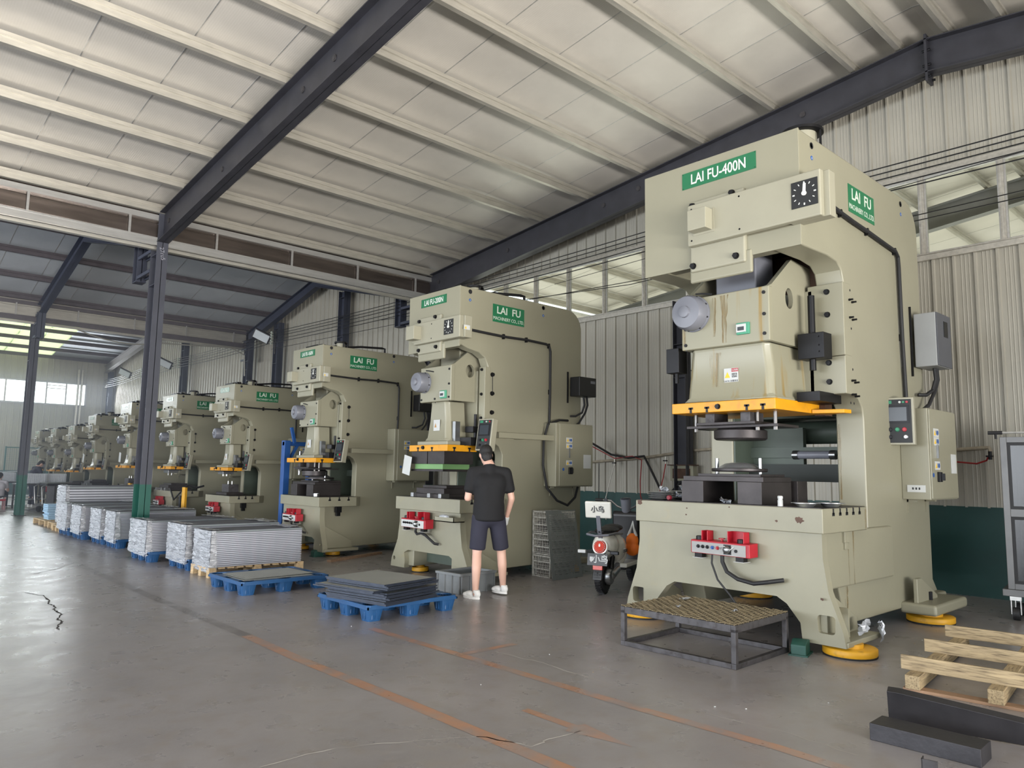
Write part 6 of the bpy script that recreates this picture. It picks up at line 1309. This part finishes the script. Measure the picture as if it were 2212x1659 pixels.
J2 = dict(head=(0, .16, 1.42), neck=(0, .06, 1.32), chest=(0, .02, 1.12), pelvis=(0, -.05, .86), shL=(-.18, .04, 1.27), shR=(.18, .04, 1.27), elL=(-.22, .12, 1.0), wrL=(-.15, .34, .98), elR=(.22, .12, 1.0), wrR=(.15, .34, .98),
          hipL=(-.09, -.04, .82), hipR=(.09, -.04, .82), knL=(-.11, 0, .46), knR=(.11, 0, .46), anL=(-.12, -.03, .085), anR=(.12, -.03, .085))
fig('person', (5.3, 29.0, 0), radians(-75), 'worker in a dark top bending over a bench at the hazy far end', J2, dict(top=DENIM, bot=DENIM, sleeve=.6, leg=2, nod=-40), vox=.016)
J3 = dict(head=(0, .12, 1.02), neck=(0, .04, .9), chest=(0, .0, .7), pelvis=(0, -.04, .5), shL=(-.19, .02, .83), shR=(.19, .02, .83), elL=(-.24, .12, .58), wrL=(-.15, .36, .6), elR=(.24, .12, .58), wrR=(.15, .36, .6),
          hipL=(-.1, 0, .48), hipR=(.1, 0, .48), knL=(-.14, .4, .5), knR=(.14, .4, .5), anL=(-.14, .42, .085), anR=(.14, .42, .085))
fig('person', (4.15, 27.85, 0), radians(-20), 'seated worker in a pale grey shirt at the far left edge, seen from behind', J3, dict(top=GREYT, bot=DENIM, sleeve=.6, leg=2, nod=-30), vox=.016)
r = empty('red_stool', (4.15, 27.8, 0), 'low red stool under the seated worker in pale grey', 'stool'); MB().box(-.2, .2, -.2, .2, .27, .33).build('seat', RED, r, bevel=.02)
for x in (-.17, .17):
    for y in (-.17, .17): MB().box(x-.02, x+.02, y-.02, y+.02, 0, .27).build('leg', mat('stool_mesh', (150, 110, 110), .6), r)
# ---- work benches with white baskets far left
def bench(x, y, lx, ly, label, rz=0):
    r = empty('work_bench', (x, y, 0), label, 'bench', rz=rz); MB().box(0, lx, 0, ly, .76, .8).build('top', FSTEEL, r, bevel=.004)
    for a in (.03, lx-.08):
        for c in (.03, ly-.08): MB().box(a, a+.05, c, c+.05, 0, .76).build('leg', FSTEEL, r)
    MB().box(.03, lx-.03, .03, ly-.03, .28, .3).build('lower_shelf', FSTEEL, r); return r
bench(4.6, 27.6, 1.35, .9, 'dark steel work bench with white baskets beyond the slim far column')
bench(4.2, 30.4, 1.75, .9, 'long dark bench heaped with white rods at the far left')
WBK = mat('white_basket', (196, 200, 206), .5, var=.1, scale=20)
def white_basket(x, y, z, label):
    r = empty('white_basket', (x, y, z), label, 'basket', 'white slatted baskets on the far benches'); q = MB().box(0, .55, 0, .4, 0, .01); q.build('bottom', WBK, r)
    for i in range(12): MB().box(i*.049, i*.049+.03, 0, .012, 0, .3).build('slat', WBK, r, smooth=0)
    for i in range(9): MB().box(0, .012, i*.047, i*.047+.028, 0, .3).build('slat', WBK, r, smooth=0)
    MB().box(0, .55, .388, .4, 0, .3).box(.538, .55, 0, .4, 0, .3).box(0, .55, .012, .02, .02, .28).build('wall', WBK, r, smooth=0); MB().box(-.01, .56, -.01, .41, .29, .31).build('rim', WBK, r, smooth=0)
white_basket(4.85, 27.8, .8, 'white slatted basket on the far bench, left of the bending worker'); white_basket(5.42, 27.9, .8, 'white slatted basket on the far bench, right of the bending worker'); white_basket(4.45, 30.5, .8, 'white slatted basket at the left frame edge on the long bench')
for i in range(14):
    tag(MB().cyl((0, 0, 0), (.7, .25, .03), .012, n=6).build('white_rod', WBK, None, (4.5+.09*i, 30.55+.03*(i % 5), 1.13 if i < 5 else .815), (0, 0, random.uniform(-.4, .4))), 'thin white rod in the heap on the long far bench', 'rod', 'heap of white rods on the long far bench')
ct = empty('hand_cart', (4.95, 25.6, 0), 'dark low hand cart on casters beyond the slim far column', 'cart', rz=.2)
MB().box(0, 1.1, 0, .6, .2, .25).build('deck', FSTEEL, ct); MB().tube([(0, .05, .25), (-.05, .05, .75), (.1, .05, .85), (1.0, .05, .86)], .018, 8).tube([(0, .55, .25), (-.05, .55, .75), (.1, .55, .85), (1.0, .55, .86)], .018, 8).build('rail', BSTEEL, ct)
MB().box(.1, 1.05, .05, .55, .78, .86).build('upper_tray', DARKP, ct); 
for x in (.3, .9): MB().box(x, x+.04, .05, .55, .25, .78).build('upright', FSTEEL, ct)
for (x, y) in ((.1, .1), (1.0, .1), (.1, .5), (1.0, .5)): MB().cyl((x, y-.025, .09), (x, y+.025, .09), .09, n=18).build('caster', RUB, ct); 
# ---- green mesh fence at the far wall
gf = empty('mesh_fence', (5.9, 38.6, 0), 'green framed mesh fence panels before the far wall', 'fence')
for i, x in enumerate((0, 1.6, 3.2)):
    MB().box(x-.03, x+.03, -.03, .03, 0, 2.15).build('post', GRNM, gf)
    if i < 2:
        MB().box(x, x+1.6, -.02, .02, 2.08, 2.13).box(x, x+1.6, -.02, .02, .5, .55).build('rail', GRNM, gf)
        o = MB()
        for k in range(20): o.box(x+.08*k, x+.08*k+.006, -.004, .004, .5, 2.1)
        for k in range(20): o.box(x, x+1.6, -.004, .004, .5+.08*k, .506+.08*k)
        o = o.build('wire_mesh', GRNM, gf, smooth=0); o['kind'] = 'stuff'
# ---- loose pale cable slung under the third span
wire([(4.3, 24.3, 5.75)]+sag(4.3, 24.3, 5.75, 7.5, 24.2, 5.2, .35, 8)[1:]+[(8.6, 24.1, 5.25), (9.6, 24.05, 5.3), (10.05, 24.0, 5.1), (10.05, 23.9, 4.4)], .02, GALV, 'slung_cable', 'pale cable slung under the gutter between the far column and the wall', 'cable')
for k, (x0, x1) in enumerate(((-1.8, 4.1), (4.2, 10.1))):
    wire([(x0, 25, 5.9), (x1, 32.5, 6.7)], .012, BOLT, 'brace_rod', '%s roof brace rod in the third span, rising away' % ('left' if k == 0 else 'right'), 'rod'); wire([(x1, 25, 5.86), (x0, 32.5, 6.66)], .012, BOLT, 'brace_rod', '%s roof brace rod in the third span, crossing the other' % ('left' if k == 0 else 'right'), 'rod')
# pipes in the far corner
for i, x in enumerate((8.95, 9.1)): wire([(x, 40.85, 0), (x, 40.85, 6.0)], .05, GALV, 'down_pipe', '%s pale down pipe on the far wall near the corner' % ('left' if i == 0 else 'right'), 'pipe', n=10)
# floor debris: pale chips
for i in range(16):
    x, y = random.choice([(random.uniform(3.9, 4.4), random.uniform(2.4, 5.0)), (random.uniform(2.5, 5), random.uniform(2, 8)), (random.uniform(6.2, 7.5), random.uniform(2.2, 2.9))])
    s = random.uniform(.003, .007); tag(MB().box(-s, s, -s*.6, s*.6, 0, .004).build('floor_chip', PAPER if i % 3 else WOOD, None, (x, y, .001), (0, 0, random.uniform(0, 3))), 'tiny pale chip of litter on the concrete floor', 'litter', 'tiny chips on the floor')
